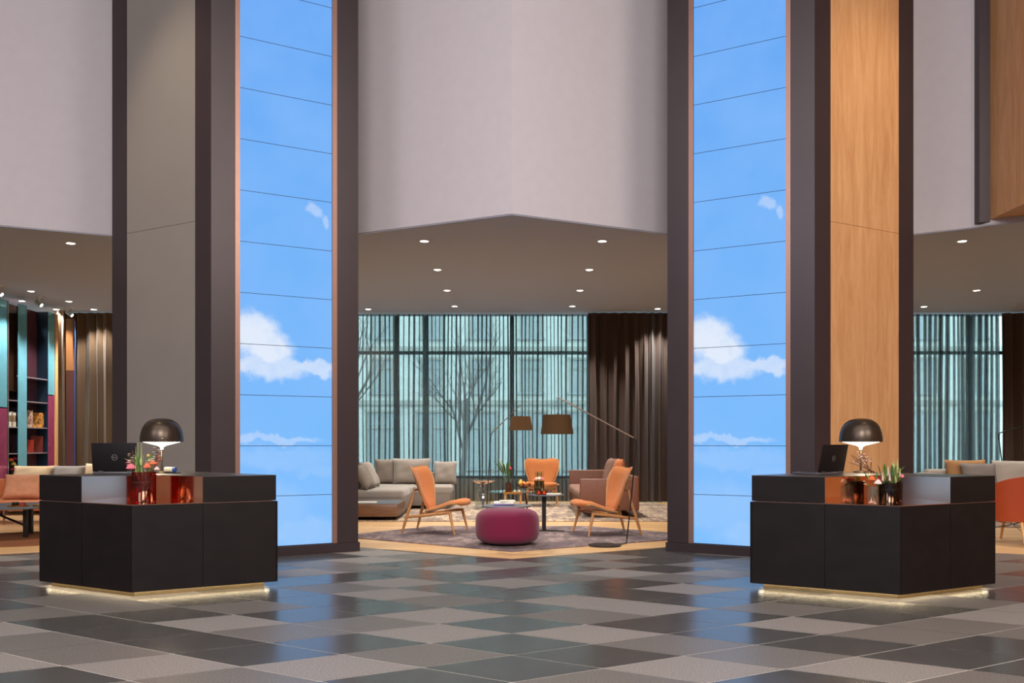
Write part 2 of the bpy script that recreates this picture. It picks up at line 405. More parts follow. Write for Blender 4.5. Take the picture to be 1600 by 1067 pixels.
# ------------------------------------------------------------------ the setting
# rhombic stone tiles
ta = Vector((.54267561, -.32433766)); tb = Vector((.54150884, .30527495)); tO = Vector((-.54403974, 5.91847986))
ROWS = {-4: (0, 'MD'), -3: (-1, 'DMDMDM'), -2: (-2, 'LLLDLL'), -1: (-2, 'MDMDMD'), 0: (-3, 'MDDDMDD'), 1: (-4, 'LDMLLDM'), 2: (-4, 'DLMDDLM'),
        3: (-5, 'MDDLMDDL'), 4: (-6, 'DMMDDLMD'), 5: (-6, 'MDDMLDDM'), 6: (-7, 'DMDLDDDMD'), 7: (-8, 'DMDMDDLDDD'),
        8: (-8, 'LDDLLDDMM'), 9: (-9, 'DLMDDMMDLM'), 10: (-10, 'MDLLDDLLDMD'), 11: (-10, 'LDDMLDDMDM'), 12: (-11, 'DLMMDMMMDLM'),
        13: (-12, 'LDMDLDDDMDLD'), 14: (-12, 'MDLDMDMDLDM'), 15: (-13, 'DLMDLDMDMLDM')}
TT = {}
for d, (i0, st) in ROWS.items():
    for k, ch in enumerate(st): TT[i0 + k, i0 + k + d + (1 if d == -2 and False else 0)] = ch
TT[-2, -4] = 'L'
fl = B(); rnd = random.Random(3)
for i in range(-40, 40):
    for j in range(-40, 45):
        q = [tO + ta * (i + u) + tb * (j + v) for u, v in ((.006, .006), (.994, .006), (.994, .994), (.006, .994))]
        c = (q[0] + q[2]) / 2
        if not (-14.6 < c.x < 14.6 and -6.6 < c.y < 12.3): continue
        ch = TT.get((i, j)) or rnd.choice('DDML')
        fl.add([(p.x, p.y, 0) for p in q], [[0, 1, 2, 3]], 'DML'.index(ch))
fl.add([(-15, -7, -.0015), (15, -7, -.0015), (15, 12.6, -.0015), (-15, 12.6, -.0015)], [[0, 1, 2, 3]], 3)
tag(fl.build('floor', [M['tile_dark'], M['tile_mid'], M['tile_light'], M['grout']], flat=True), kind='structure')
zig = [(-15, 10.95), (-13.6, 10.15), (-10.2, 12.05), (-6.8, 10.15), (-3.4, 12.05), (0, 10.14), (3.4, 12.05), (6.8, 10.15), (10.2, 12.05), (13.6, 10.15), (15, 10.95)]
tag(B().prism(zig + [(15, 20.2), (-15, 20.2)], -.05, .004).build('floor.001', M['oak_floor'], flat=True), kind='structure')

# upper storey walls (folded like a screen) and the soffit under them
ZS, ZT = 4.16, 9.2
upL = [(-15, 13.0), (-13.6, 12.3), (-9, 10.43), (-6.69, 11.54), (-5.49, 12.11), (-3.7, 12.98)]
upC = [(-3.7, 12.98), (-2.1, 12.0), (0, 10.95), (2.1, 12.0), (3.7, 12.98)]
upR = [(3.7, 12.98), (5.52, 12.0), (6.06, 11.66), (6.2, 11.5), (6.95, 11.1), (10.2, 13.0), (13.6, 11.3), (15, 12)]
for nm, pl in (('wall_upper_left', upL), ('wall_upper_center', upC), ('wall_upper_right', upR)):
    tag(B().prism(pl + [(pl[-1][0], 19.95), (pl[0][0], 19.95)], ZS + .012, ZT).build(nm, M['plaster'], flat=True), kind='structure')
ins = [(x, y + .015) for x, y in upL + upC[1:] + upR[1:]]
tag(B().prism(ins + [(15, 19.3), (-15, 19.3)], ZS - .0, ZS + .012).build('ceiling', M['soffit'], flat=True), kind='structure')
# hall shell beyond the picture
tag(B().box(0, 3, ZT + .05, 30, 20, .1).build('ceiling.001', M['shell_grey'], flat=True), kind='structure')
tag(B().box(-15.05, 6.6, 4.6, .1, 27.2, 9.2).build('wall_left', M['shell_grey'], flat=True), kind='structure')
tag(B().box(15.05, 6.6, 4.6, .1, 27.2, 9.2).build('wall_right', M['shell_oak'], flat=True), kind='structure')
tag(B().box(0, -7.05, 4.6, 30, .1, 9.2).build('wall_back', M['shell_grey'], flat=True), kind='structure')
tag(B().box(0, 20.05, .25, 30, .3, .5).build('wall_front', M['facade_trim'], flat=True), kind='structure')
tag(B().box(0, 20.05, 6.75, 30, .3, 5.0).build('wall_front.001', M['soffit'], flat=True), kind='structure')

# street windows behind the curtains
mull = [-15, -12.2, -10.3, -9.6, -6.5, -5.85, -2.61, -1.94, .0, 1.74, 4.4, 6.3, 8.3, 10.35, 12.4, 15]
for k in range(len(mull) - 1):
    a, b = mull[k], mull[k + 1]
    w = thing('window_%d' % (k + 1), None, None, ((a + b) / 2, 20.0, .5), kind='structure')
    hw = (b - a) / 2
    f = B()
    t = .05
    f.box(-hw + t / 2, 0, 1.87, t, .12, 3.74).box(hw - t / 2, 0, 1.87, t, .12, 3.74)
    f.box(0, 0, .03, 2 * hw - 2 * t, .12, .06).box(0, 0, 3.71, 2 * hw - 2 * t, .12, .06).box(0, 0, 2.84, 2 * hw - 2 * t, .1, .07)
    f.build('window_frame', M['frame_dark'], w, flat=True)
    B().box(0, .02, 1.43, 2 * hw - 2 * t, .012, 2.74).build('pane', M['pane'], w, flat=True)
    B().box(0, .02, 3.28, 2 * hw - 2 * t, .012, .8).build('pane', M['pane'], w, flat=True)

# ------------------------------------------------------------------ curtains
PLEAT = [(0, .0), (.12, -.5), (.3, -.85), (.48, -.8), (.64, -.3), (.76, .5), (.95, .9), (.98, .7), (.80, .2), (.76, .0), (.93, -.2), (.97, -.4), (.80, -.6), (.78, -.8), (.92, -1.0)]
def curtain(name, label, cat, x0, x1, y, m, period, amp, over, z0=.02, z1=4.14, seed=1, group=None):
    rnd = random.Random(seed)
    nf = max(1, round((x1 - x0) / period)); vs = []; fs = []
    per = [rnd.uniform(.75, 1.3) for _ in range(nf)]; tot = sum(per); per = [p * (x1 - x0) / tot for p in per]
    am = [rnd.uniform(.7, 1.2) for _ in range(nf)]; drift = [rnd.uniform(-.4, .4) for _ in range(nf)]
    cols = []; x = x0
    K = 14
    for f in range(nf):
        if over == 'pleat':
            wd = rnd.uniform(.8, 1.9) if period < .11 else rnd.uniform(1.7, 3.1)
            for px_, py_ in PLEAT:
                q = px_ if px_ < .7 else 1 - (1 - px_) * wd
                cols.append((x + per[f] * q, py_, am[f], per[f], drift[f] * (.3 + px_ * .7)))
            x += per[f]; continue
        for k in range(K):
            ph = 2 * PI * k / K
            cols.append((x + per[f] * k / K, ph, am[f], per[f], drift[f] * (.5 - .5 * math.cos(ph))))
        x += per[f]
    cols.append((x1, 0, am[-1], per[-1], 0))
    NV = 12
    for cx, ph, a, p, dr in cols:
        for j in range(NV + 1):
            t = j / NV
            kk = 1 - .25 * t ** 6
            if over == 'pleat':
                vs.append((cx + dr * p * (1 - t) ** 2 * .5 + .010 * math.sin(4 * t + cx * 7), y + amp * a * kk * ph, z0 + (z1 - z0) * t)); continue
            vs.append((cx + over * p * math.sin(2 * ph + .4 * math.sin(3 * t + a * 9)) + dr * p * (1 - t) ** 2 * .8 + .012 * math.sin(4 * t + cx * 7),
                       y + amp * a * kk * math.sin(ph), z0 + (z1 - z0) * t))
    n = NV + 1
    for i in range(len(cols) - 1):
        for j in range(NV): fs.append([i * n + j, (i + 1) * n + j, (i + 1) * n + j + 1, i * n + j + 1])
    b = B(); b.add(vs, fs)
    o = b.build(name, m, angle=180)
    return tag(o, label, cat, group)
curtain('sheer_curtain', 'grey sheer curtain over the windows of the central lounge', 'curtain', -6.1, 1.70, 19.49, M['sheer'], .098, .05, 'pleat', seed=4)
curtain('heavy_curtain', 'heavy brown curtain hanging right of the central sheer, behind the brown sofa', 'curtain', 1.66, 6.2, 19.26, M['drape'], .19, .09, .13, seed=5)
curtain('sheer_curtain', 'grey sheer curtain at far right, behind the beige sofa and cushions', 'curtain', 6.2, 10.75, 19.49, M['sheer'], .125, .055, 'pleat', seed=6)
curtain('heavy_curtain', 'heavy grey brown curtain at the right edge of the photo', 'curtain', 10.7, 13.2, 19.28, M['drape'], .22, .075, .08, seed=8)
curtain('heavy_curtain', 'heavy olive brown curtain at left, between the bookcase and the grey clad pillar', 'curtain', -9.98, -6.1, 19.27, M['drape_olive'], .2, .08, .1, seed=9)

# ------------------------------------------------------------------ street outside
tag(B().box(0, 34, -.25, 90, 27.5, .1).build('street', M['asphalt'], flat=True), kind='structure')
bd = thing('apartment_building', 'pale street building with tall windows seen through the sheer curtain', 'building', (0, 42, -.2))
B().box(0, 5, 7, 80, 10, 14).build('wall', M['facade'], bd, flat=True)
cb = B()
for z in (3.35, 5.9, 8.7): cb.box(0, -.08, z, 80, .2, .22)
cb.build('cornice', M['facade_trim'], bd, flat=True)
fw = B().box(0, 0, 0, 1.0, .10, 1.7); 
proto = {}
for row, (z, w, h) in enumerate(((1.6, 1.5, 2.7), (4.65, 1.0, 1.6), (7.3, 1.0, 1.7), (10.2, 1.0, 1.7))):
    me = None
    for k in range(-11, 12):
        if me is None:
            o = B().box(0, 0, 0, w, .06, h).box(0, -.05, -h / 2 - .06, w + .3, .2, .1).build('window', M['facade_glass'], bd, flat=True)
            g = B().box(0, 0, 0, .07, .08, h).box(0, 0, h * .2, w, .08, .06).box(-w / 2, 0, 0, .08, .1, h).box(w / 2, 0, 0, .08, .1, h).box(0, 0, h / 2, w + .2, .14, .12).build('window_frame', M['facade_trim'], o, flat=True)
            g.location = (0, -.04, 0); me = (o, g)
        else:
            o = me[0].copy(); C.objects.link(o); o.parent = bd
            g = me[1].copy(); C.objects.link(g); g.parent = o
        o.location = (k * 2.35 + .9, -.02, z)
def tree(name, label, loc, seed, h):
    rnd = random.Random(seed); b = B()
    def grow(p, d, L, r, dep):
        pts = [p]; q = p.copy(); n = 5
        for i in range(n):
            d = (d + Vector((rnd.uniform(-.13, .13), rnd.uniform(-.13, .13), .05))).normalized(); q = q + d * L / n; pts.append(q.copy())
        b.tube(pts, [r * (1 - .45 * i / n) for i in range(n + 1)], 6)
        if dep == 0: return
        for k in range(3 if dep > 1 else 3):
            t = rnd.randint(2, n); nd_ = (d + Vector((rnd.uniform(-.9, .9), rnd.uniform(-.6, .6), rnd.uniform(.1, .5)))).normalized()
            grow(pts[t], nd_, L * rnd.uniform(.6, .8), r * .5, dep - 1)
    grow(Vector((0, 0, 0)), Vector((0, 0, 1)), h, .12, 4)
    o = b.build(name, M['bark'], angle=60); o.location = loc
    return tag(o, label, 'tree')
tree('bare_tree', 'bare winter tree outside, behind the middle of the central sheer curtain', (-1.55, 28, -.2), 11, 2.9)
tree('bare_tree', 'bare winter tree outside, behind the left end of the central sheer curtain', (-5.6, 27, -.2), 23, 2.6)

# ------------------------------------------------------------------ pillars with sky screens
def pillar(name, label, loc, rz, mirror, panel, H=9.18):
    """rhombic pillar; the face right of the front corner (left when mirrored) carries the screen"""
    t = thing(name, label, 'pillar', loc, rz)
    sx = -1 if mirror else 1
    F = Vector((0, -.87)); Rr = Vector((1.514 * sx, 0)); L = Vector((-1.514 * sx, 0)); Bk = Vector((0, .87))
    def along(P, Q, u, off):
        d = Q - P; n = Vector((d.y, -d.x)).normalized()
        if n.y > 0: n = -n
        return P + d * u + n * off
    ki = .955
    B().prism([(p.x * ki, p.y * ki) for p in (F, Rr, Bk, L)], .1, H).build('core', M['bronze_dark'], t, flat=True)
    def slab(P, Q, u0, u1, z0, z1, o0, o1):
        a, b_, c, d = along(P, Q, u0, o0), along(P, Q, u1, o0), along(P, Q, u1, o1), along(P, Q, u0, o1)
        return B().prism([(a.x, a.y), (b_.x, b_.y), (c.x, c.y), (d.x, d.y)], z0, z1)
    for Q, s in ((Rr, 1), (L, -1)):
        o = slab(F, Q, .0, .150, .115, H, -.06, .0); o.build('corner_cladding', M['bronze_dark'], t, flat=True)
        o = slab(F, Q, .846, .998, .115, H, -.06, .0); o.build('edge_cladding', M['bronze_dark'], t, flat=True)
    # screen side
    for u0, u1 in ((.152, .183), (.811, .844)):
        slab(F, Rr, u0, u1, .115, H, -.07, .004).build('screen_trim', M['trim_bronze'], t, flat=True)
    a, b_ = along(F, Rr, .183, -.028), along(F, Rr, .811, -.028)
    zs = [.116] + [.7064 + .5896 * k for k in range(15)]
    zs = [z for z in zs if z < H] + [H]
    sb = B(); uvs = []
    for k in range(len(zs) - 1):
        z0, z1 = zs[k] + .003, zs[k + 1] - .003
        sb.add([(a.x, a.y, z0), (b_.x, b_.y, z0), (b_.x, b_.y, z1), (a.x, a.y, z1)], [[0, 1, 2, 3]])
        uvs.append((z0, z1))
    me_o = sb.build('video_screen', M['screen'], t, flat=True)
    me = me_o.data; uv = me.uv_layers.new(name='UVMap')
    ln = (b_ - a).length
    for lp in me.loops:
        co = me.vertices[lp.vertex_index].co
        d = (Vector((co.x, co.y)) - a).length
        uv.data[lp.index].uv = ((ln - d) if mirror else d, co.z)
    me_o['label'] = 'tall screen showing blue sky and clouds'
    slab(F, Rr, .183, .811, .116, H, -.06, -.034).build('screen_backing', M['seam'], t, flat=True)
    # plain side
    for z0, z1 in ((.118, 3.868), (3.872, H)):
        slab(F, L, .153, .843, z0, z1, -.06, -.006).build('cladding_panel', panel, t, flat=True)
    kp = 1.012
    B().prism([(p.x * kp, p.y * kp) for p in (F, Rr, Bk, L)], .0, .112).build('plinth', M['bronze_dark'], t, flat=True)
    return t
pillar('pillar', 'left pillar with sky screen on its right face and grey cladding on its left', (-3.40, 10.85, 0), 0, False, M['panel_grey'])
pillar('pillar', 'right pillar with sky screen on its left face and oak cladding on its right', (3.42, 10.85, 0), 0, True, M['panel_oak'])

# the same pillars stand across the hall behind the camera (the copper notches mirror their screens)
pillar('pillar', 'matching pillar with sky screen across the hall, facing the right desk', (-3.75, -2.9, 0), PI, True, M['panel_grey'])
pillar('pillar', 'matching pillar with sky screen across the hall, facing the left desk', (3.75, -2.9, 0), PI, False, M['panel_oak'])

# oak clad balcony box, top right corner
t = thing('balcony_box', 'oak clad box with dark frame hanging below the upper wall at top right', 'wall box', (6.2, 11.5, 4.20))
B().prism([(.015, -.022), (.05, -2.6), (.13, -2.6), (.13, .1), (.015, .1)], .035, 4.98).build('oak_panel', M['panel_oak'], t, flat=True)
B().prism([(-.112, .14), (-.112, .0), (.0145, -.022), (.0145, .14)], .0, 4.98).build('edge_frame', M['bronze_dark'], t, flat=True)
B().prism([(.131, .1), (.131, -2.6), (3.5, -2.6), (3.5, .1)], .04, 4.98).build('carcass', M['panel_oak'], t, flat=True)
B().prism([(.015, .14), (3.5, .14), (3.5, .08), (.015, .02)], -.02, .033).build('bottom_rail', M['bronze_dark'], t, flat=True)

# ------------------------------------------------------------------ reception desks
def desk(name, label, C0, L0, R0, Bk, fl_, fr_):
    Cv, Lv, Rv, Bv = (Vector(p) for p in (C0, L0, R0, Bk))
    o = Vector((Cv.x, Cv.y)); Cv, Lv, Rv, Bv = Cv - o, Lv - o, Rv - o, Bv - o
    t = thing(name, label, 'desk', (o.x, o.y, 0))
    nl, nr = Cv + (Lv - Cv) * fl_, Cv + (Rv - Cv) * fr_
    iv = nl + (Rv - Cv) * fr_
    P = lambda v: (v.x, v.y)
    ctr = (Cv + Lv + Rv + Bv) / 4
    def inset(v, k): return ctr + (v - ctr) * k
    zb, zg, zt = .045, .80, 1.039
    k = .985
    B().prism([P(inset(v, k)) for v in (Cv, Rv, Bv, Lv)], zb, zg - .004).build('body', M['desk_black'], t, flat=True)
    # front facing panels with open joints
    def pan(a, b, z0, z1, nm, th=.02, g=.0035):
        d = (b - a).normalized(); n = Vector((d.y, -d.x))
        if n.y > 0: n = -n
        a2, b2 = a + d * g, b - d * g
        return B().prism([P(a2), P(b2), P(b2 - n * th), P(a2 - n * th)], z0, z1).build(nm, M['desk_black'], t, flat=True)
    for a, b in ((Lv, nl), (nl, Cv), (Cv, nr), (nr, Rv)): pan(a, b, zb, zg - .006, 'front_panel')
    for a, b in ((Lv, Bv), (Bv, Rv)): pan(a, b, zb, zg - .006, 'back_panel')
    B().prism([P(inset(v, .994)) for v in (Cv, Rv, Bv, Lv)], zg - .004, zg).build('joint_strip', M['trim_bronze'], t, flat=True)
    B().prism([P(v) for v in (nl, iv, nr, Rv, Bv, Lv)], zg + .004, zt - .006).build('raised_counter', M['desk_black'], t, flat=True)
    B().prism([P(v) for v in (nl, iv, nr, Rv, Bv, Lv)], zt - .006, zt).build('counter_top', M['desk_top'], t, flat=True)
    B().prism([P(v) for v in (Cv, nr, iv, nl)], zg, zg + .004).build('copper_ledge', M['copper'], t, flat=True)
    e = .003
    for a, b in ((nl, iv), (iv, nr)):
        d = (b - a).normalized(); n = Vector((d.y, -d.x))
        if n.y > 0: n = -n
        B().prism([P(a), P(b), P(b + n * e), P(a + n * e)], zg + .004, zt - .004).build('copper_lining', M['copper'], t, flat=True)
    kp = .90
    B().prism([P(inset(v, kp)) for v in (Cv, Rv, Bv, Lv)], .001, zb).build('plinth', M['brass'], t, flat=True)
    vs = (Cv, Rv, Bv, Lv); lb = B()          # led tape under the overhang, in front of the plinth
    for q in range(4):
        a, b = vs[q], vs[(q + 1) % 4]
        lb.prism([P(inset(a, .93)), P(inset(b, .93)), P(inset(b, .945)), P(inset(a, .945))], zb - .003, zb - .0005)
    lb.build('light_strip', M['led_warm'], t, flat=True)
    return t
desk('reception_desk', 'black angular reception desk at left, amber vase in its copper notch', (-3.29, 7.63), (-4.42, 8.26), (-2.20, 8.235), (-3.33, 9.15), .52, .476)
desk('reception_desk', 'black angular reception desk at right, two small vases in its copper notch', (3.307, 7.51), (2.21, 8.14), (4.44, 8.115), (3.36, 9.15), .49, .505)
ZD, ZN = 1.0395, .8045

# laptops
def text_mesh(txt, size, m, parent, mx, name):
    cu = bpy.data.curves.new('t', 'FONT'); cu.body = txt; cu.size = size; cu.align_x = 'CENTER'; cu.align_y = 'CENTER'; cu.extrude = .0006
    tmp = bpy.data.objects.new('t', cu); me = bpy.data.meshes.new_from_object(tmp)
    bpy.data.objects.remove(tmp); me.transform(mx); me.materials.append(m); me.name = name
    o = bpy.data.objects.new(name, me); C.objects.link(o); o.parent = parent; return o
def laptop(label, loc, rz, lean, w=.43, h=.275):
    t = thing('laptop', label, 'laptop', loc, rz, )
    B().box(0, .14, .012, w, .28, .020, bev=.004).build('base', M['laptop_grey'], t)
    B().box(0, .14, .0235, w * .9, .12, .003).build('keyboard', M['laptop'], t)
    mx = tr(0, .004, .024) @ rotx(lean)
    B().box(0, 0, h / 2, w, .009, h, bev=.004, mx=mx).build('screen_lid', M['laptop'], t)
    B().box(-w * .32, 0, .003, .05, .014, .012, mx=mx).box(w * .32, 0, .003, .05, .014, .012, mx=mx).build('hinge', M['laptop_grey'], t)
    g = B().lathe([(.0235, 0), (.027, 0), (.027, .0012), (.0235, .0012), (.0235, 0)], 32, mx=mx @ tr(0, -.0045, h / 2) @ rotx(PI / 2)).build('logo_ring', M['silver'], t)
    text_mesh('DELL', .017, M['silver'], g, mx @ tr(0, -.0052, h / 2) @ rotx(PI / 2), 'logo_letters')
    return t
laptop('open black laptop with round silver badge on the left desk, seen square from behind', (-3.755, 8.36, ZD), R(0), R(7))
laptop('open black laptop with round silver badge on the right desk, turned at an angle', (2.99, 8.27, ZD), R(38), R(11), .42, .262)

# dome table lamps
def dome_lamp(label, loc):
    t = thing('table_lamp', label, 'lamp', loc, 0, 'dome table lamps on the reception desks')
    r, zb, H = .205, .305, .235
    prof = [(r, zb), (r * .995, zb + .04), (r * .955, zb + .09), (r * .87, zb + .145), (r * .72, zb + .19), (r * .5, zb + .22), (r * .25, zb + .233), (0, zb + H)]
    inner = [(0, zb + H - .008), (r * .25, zb + .225), (r * .49, zb + .212), (r * .7, zb + .182), (r * .85, zb + .14), (r * .935, zb + .088), (r * .975, zb + .04), (r * .98, zb)]
    B().lathe(prof + inner + [(r, zb)], 48).build('lamp_shade', M['lamp_black'], t)
    B().lathe([(.012, zb - .075), (.018, zb - .05), (.04, zb - .036), (.19, zb + .004), (.19, zb + .008), (0, zb + .008)], 48).build('diffuser', M['lamp_glow'], t)
    B().tube([(0, 0, .02), (0, 0, zb - .055)], .0095, 14).build('stem', M['lamp_black'], t)
    B().lathe([(0, 0), (.072, 0), (.075, .004), (.07, .012), (.03, .02), (.012, .026), (0, .026)], 40).build('base', M['lamp_black'], t)
    return t
LL, RL = (-3.49, 8.80, ZD), (3.475, 8.80, ZD)
dome_lamp('black dome table lamp on the left reception desk, in front of the grey pillar face', LL)
dome_lamp('black dome table lamp on the right reception desk, in front of the oak pillar face', RL)
t = thing('pen_roll', 'small cream cylinder with a blue end lying on the left desk below the lamp', 'desk accessory', (-3.335, 8.62, ZD), R(-8))
B().box(.02, 0, .004, .15, .07, .008, bev=.003).build('stand', M['black_metal'], t)
B().disc(.026, -.055, .03, 24, mx=tr(0, 0, .034) @ roty(PI / 2)).build('barrel', M['cream_plastic'], t)
B().disc(.0262, .03, .058, 24, mx=tr(0, 0, .034) @ roty(PI / 2)).build('end_cap', M['blue_cap'], t)

# ------------------------------------------------------------------ vases and flowers
def vase(label, loc, r, h, m, name='vase', water=None, band=False, cat='vase'):
    t = thing(name, label, cat, loc)
    th = .004
    B().lathe([(0, 0), (r * .96, 0), (r, .006), (r, h), (r - th, h), (r - th, .012), (0, .012)], 32).build('bowl', m, t)
    if band: B().lathe([(r + .0006, h * .66), (r + .0006, h * .68), (r - .003, h * .68), (r - .003, h * .66), (r + .0006, h * .66)], 32).build('water_line', M['glass_clear'], t)
    return t
def blossom(b, p, kind, s, rnd):
    if kind == 'tulip':
        for k in range(6):
            a = 2 * PI * k / 6
            b.ball(p + Vector((math.cos(a) * s * .32, math.sin(a) * s * .32, s * .45)), s * .62, (.5, .5, 1), 8, 6, Euler((.25 * math.sin(a), -.25 * math.cos(a), 0)))
    elif kind == 'round':
        b.ball(p + Vector((0, 0, s * .2)), s * .72, (1, 1, .9), 12, 8)
        for q in range(3):
            n = (5, 8, 10)[q]
            for k in range(n):
                a = 2 * PI * k / n + q
                rr = s * (.18, .48, .7)[q]
                b.ball(p + Vector((math.cos(a) * rr, math.sin(a) * rr, s * (.7, .45, .05)[q])), s * .42, (.7, .7, .75), 7, 5, Euler((math.sin(a) * .8, -math.cos(a) * .8, 0)))
    elif kind == 'small':
        for k in range(5):
            a = 2 * PI * k / 5
            b.ball(p + Vector((math.cos(a) * s * .5, math.sin(a) * s * .5, 0)), s * .5, (1, 1, .5), 6, 4)
    elif kind == 'spike':
        for k in range(14):
            z = k / 14
            a = k * 2.4
            b.ball(p + Vector((math.cos(a) * s * .16 * (1 - z), math.sin(a) * s * .16 * (1 - z), (z - .5) * s * 2.2)), s * .2 * (1.1 - z * .7), (.7, .7, 1.8), 6, 5)
def leafm(b, p, d, L, w):
    d = Vector(d).normalized(); sd = d.cross(Vector((0, 0, 1)))
    sd = sd.normalized() if sd.length > 1e-3 else Vector((1, 0, 0)); up = sd.cross(d)
    vs = []; n = 6
    for i in range(n + 1):
        t = i / n; c = p + d * L * t - Vector((0, 0, 1)) * L * .25 * t * t
        ww = w * math.sin(PI * (.06 + .94 * t) ** .8) + .0006
        vs += [c - sd * ww + up * ww * .35, c, c + sd * ww + up * ww * .35]
    lo = [v - up * .0012 for v in vs]
    N = len(vs); fs = []
    for i in range(n):
        for k in (0, 1):
            q = [i * 3 + k, i * 3 + k + 1, i * 3 + k + 4, i * 3 + k + 3]
            fs += [q, [N + x for x in q[::-1]]]
    b.add(vs + lo, fs)
def bouquet(label, loc, spec, rim=None, r0=.03, seed=1, name='flower_bouquet', cat='flowers', group=None):
    """spec: (kind, dx, dy, z, size, material); stems start low in the vase"""
    t = thing(name, label, cat, loc, 0, group); rnd = random.Random(seed)
    for kind, dx, dy, z, s, m in spec:
        p0 = Vector((-dx * .25 + rnd.uniform(-r0, r0) * .6, -dy * .25 + rnd.uniform(-r0, r0) * .6, .016))
        p1 = Vector((dx, dy, z)); mid = (p0 + p1) / 2 + Vector((dx * .08, dy * .08, z * .12))
        if rim:
            rr, rh = rim; q = Vector((dx, dy, 0)); k = min(1, (rr - .014) / max(q.length, 1e-4) * .9)
            p1.z = max(p1.z, rh + (.06 if kind == 'leaf' else s * .8)); zz = rh * 1.02; mid = Vector((dx * k, dy * k, zz)); p0 = Vector((-dx * k * .4, -dy * k * .4, .018))
        if kind == 'grass':
            b = B(); b.tube([p0, mid, p1], [.0035, .0045, .0015], 6).build('grass_blade', M[m], t)
            continue
        if kind == 'leaf':
            b = B(); b.tube([p0, mid, p1 * .8 + mid * .2], .0015, 5); leafm(b, p1 * .6 + mid * .4 + Vector((0, 0, .02)), (p1 - mid), s * 2.4, s * .24); b.build('leaf', M[m], t); continue
        if kind == 'branch':
            pts = [p0, mid, p1]; b = B(); b.tube(pts, [.004, .003, .0015], 6)
            for k in range(5):
                q = mid.lerp(p1, .35 + k / 8); e = q + Vector((rnd.uniform(-.05, .05), rnd.uniform(-.03, .03), rnd.uniform(.02, .06))); b.tube([q, e], [.002, .001], 5)
            br = b.build('branch', M['twig'], t)
            for k in range(9):
                q = mid.lerp(p1, .15 + k / 9 * .9) + Vector((rnd.uniform(-.03, .03), rnd.uniform(-.02, .02), rnd.uniform(-.01, .03)))
                bb = B(); blossom(bb, q, 'small', s * rnd.uniform(.7, 1.2), rnd); bb.build('blossom', M[m], br)
            continue
        B().tube([p0, mid, p1], .0022, 6).build('stem', M['stem'], t)
        b = B(); blossom(b, p1, kind, s, rnd); b.build('blossom', M[m], t)
    return t
vase('amber red glass vase standing in the copper notch of the left desk', (-3.325, 7.98, ZN), .103, .272, M['glass_amber'], band=True)
bouquet('mixed pink and yellow green bouquet in the amber vase on the left desk', (-3.325, 7.98, ZN), rim=(.103, .272), spec=[
    ('round', -.105, -.03, .305, .042, 'petal_pink'), ('round', .05, -.05, .315, .034, 'petal_coral'), ('round', .095, -.03, .345, .030, 'petal_coral'), ('round', .115, .0, .27, .026, 'petal_white'),
    ('tulip', .03, .02, .41, .022, 'petal_yellow'), ('small', -.13, 0, .36, .02, 'petal_white'), ('small', -.145, .01, .335, .018, 'petal_pink'), ('small', -.115, .02, .40, .018, 'petal_white'), ('small', .075, 0, .39, .014, 'petal_white'),
    ('grass', -.06, .01, .535, 0, 'leaf_pale'), ('grass', -.045, -.01, .50, 0, 'leaf'), ('grass', -.035, .02, .47, 0, 'leaf_pale'), ('grass', -.075, .02, .45, 0, 'leaf'), ('grass', -.02, 0, .43, 0, 'leaf_pale'), ('grass', -.105, .0, .47, 0, 'twig'), ('grass', .01, .03, .40, 0, 'leaf'),
    ('grass', -.05, .03, .51, 0, 'leaf'), ('grass', -.065, -.02, .50, 0, 'leaf_pale'), ('grass', -.03, -.01, .45, 0, 'leaf'), ('grass', -.015, .02, .42, 0, 'leaf_pale'), ('grass', .0, -.02, .40, 0, 'leaf'), ('grass', -.085, .0, .43, 0, 'leaf'), ('grass', .02, .0, .38, 0, 'leaf_pale'),
    ('branch', .12, .02, .50, .013, 'petal_white'), ('branch', .16, -.01, .40, .012, 'petal_coral'), ('branch', -.13, .0, .45, .010, 'petal_white'), ('grass', -.04, .04, .535, 0, 'leaf_pale'), ('grass', -.1, .02, .40, 0, 'leaf'), ('grass', .05, .03, .42, 0, 'leaf'), ('tulip', -.11, .01, .36, .02, 'petal_pink'),
    ('small', -.125, -.01, .375, .022, 'petal_white'), ('small', -.14, -.01, .355, .02, 'petal_pink'), ('round', .02, .03, .33, .03, 'petal_coral'), ('small', .06, -.02, .375, .02, 'petal_white'), ('leaf', -.1, -.03, .36, .05, 'leaf'), ('leaf', -.13, .0, .34, .045, 'leaf_pale'), ('leaf', .06, .03, .36, .05, 'leaf'),
    ('leaf', -.04, -.05, .30, .05, 'leaf'), ('leaf', .0, -.06, .31, .045, 'leaf_pale'), ('leaf', -.12, .03, .33, .04, 'leaf'), ('leaf', .03, .05, .34, .05, 'leaf_pale'),
    ('branch', .16, .02, .56, .012, 'petal_white'), ('branch', .145, -.02, .43, .012, 'petal_coral')], seed=3)
vase('clear glass tumbler vase in the copper notch of the right desk', (3.225, 7.90, ZN), .058, .145, M['glass_clear'])
bouquet('small bouquet of orange and pink blossoms in the clear glass vase', (3.225, 7.90, ZN), rim=(.058, .145), spec=[
    ('round', -.005, 0, .205, .034, 'petal_orange'), ('round', .035, -.03, .155, .034, 'petal_white'), ('round', .05, .01, .19, .030, 'petal_hot'), ('small', -.065, 0, .165, .016, 'petal_white'),
    ('small', -.08, -.01, .19, .012, 'petal_white'), ('small', -.04, .01, .205, .012, 'petal_coral'), ('leaf', -.06, -.02, .13, .04, 'leaf'), ('leaf', .02, -.04, .13, .04, 'leaf'), ('leaf', -.03, .03, .16, .04, 'leaf_pale')], seed=5)
vase('dark amber glass vase in the copper notch of the right desk', (3.385, 7.93, ZN), .082, .175, M['glass_darkamber'], band=True)
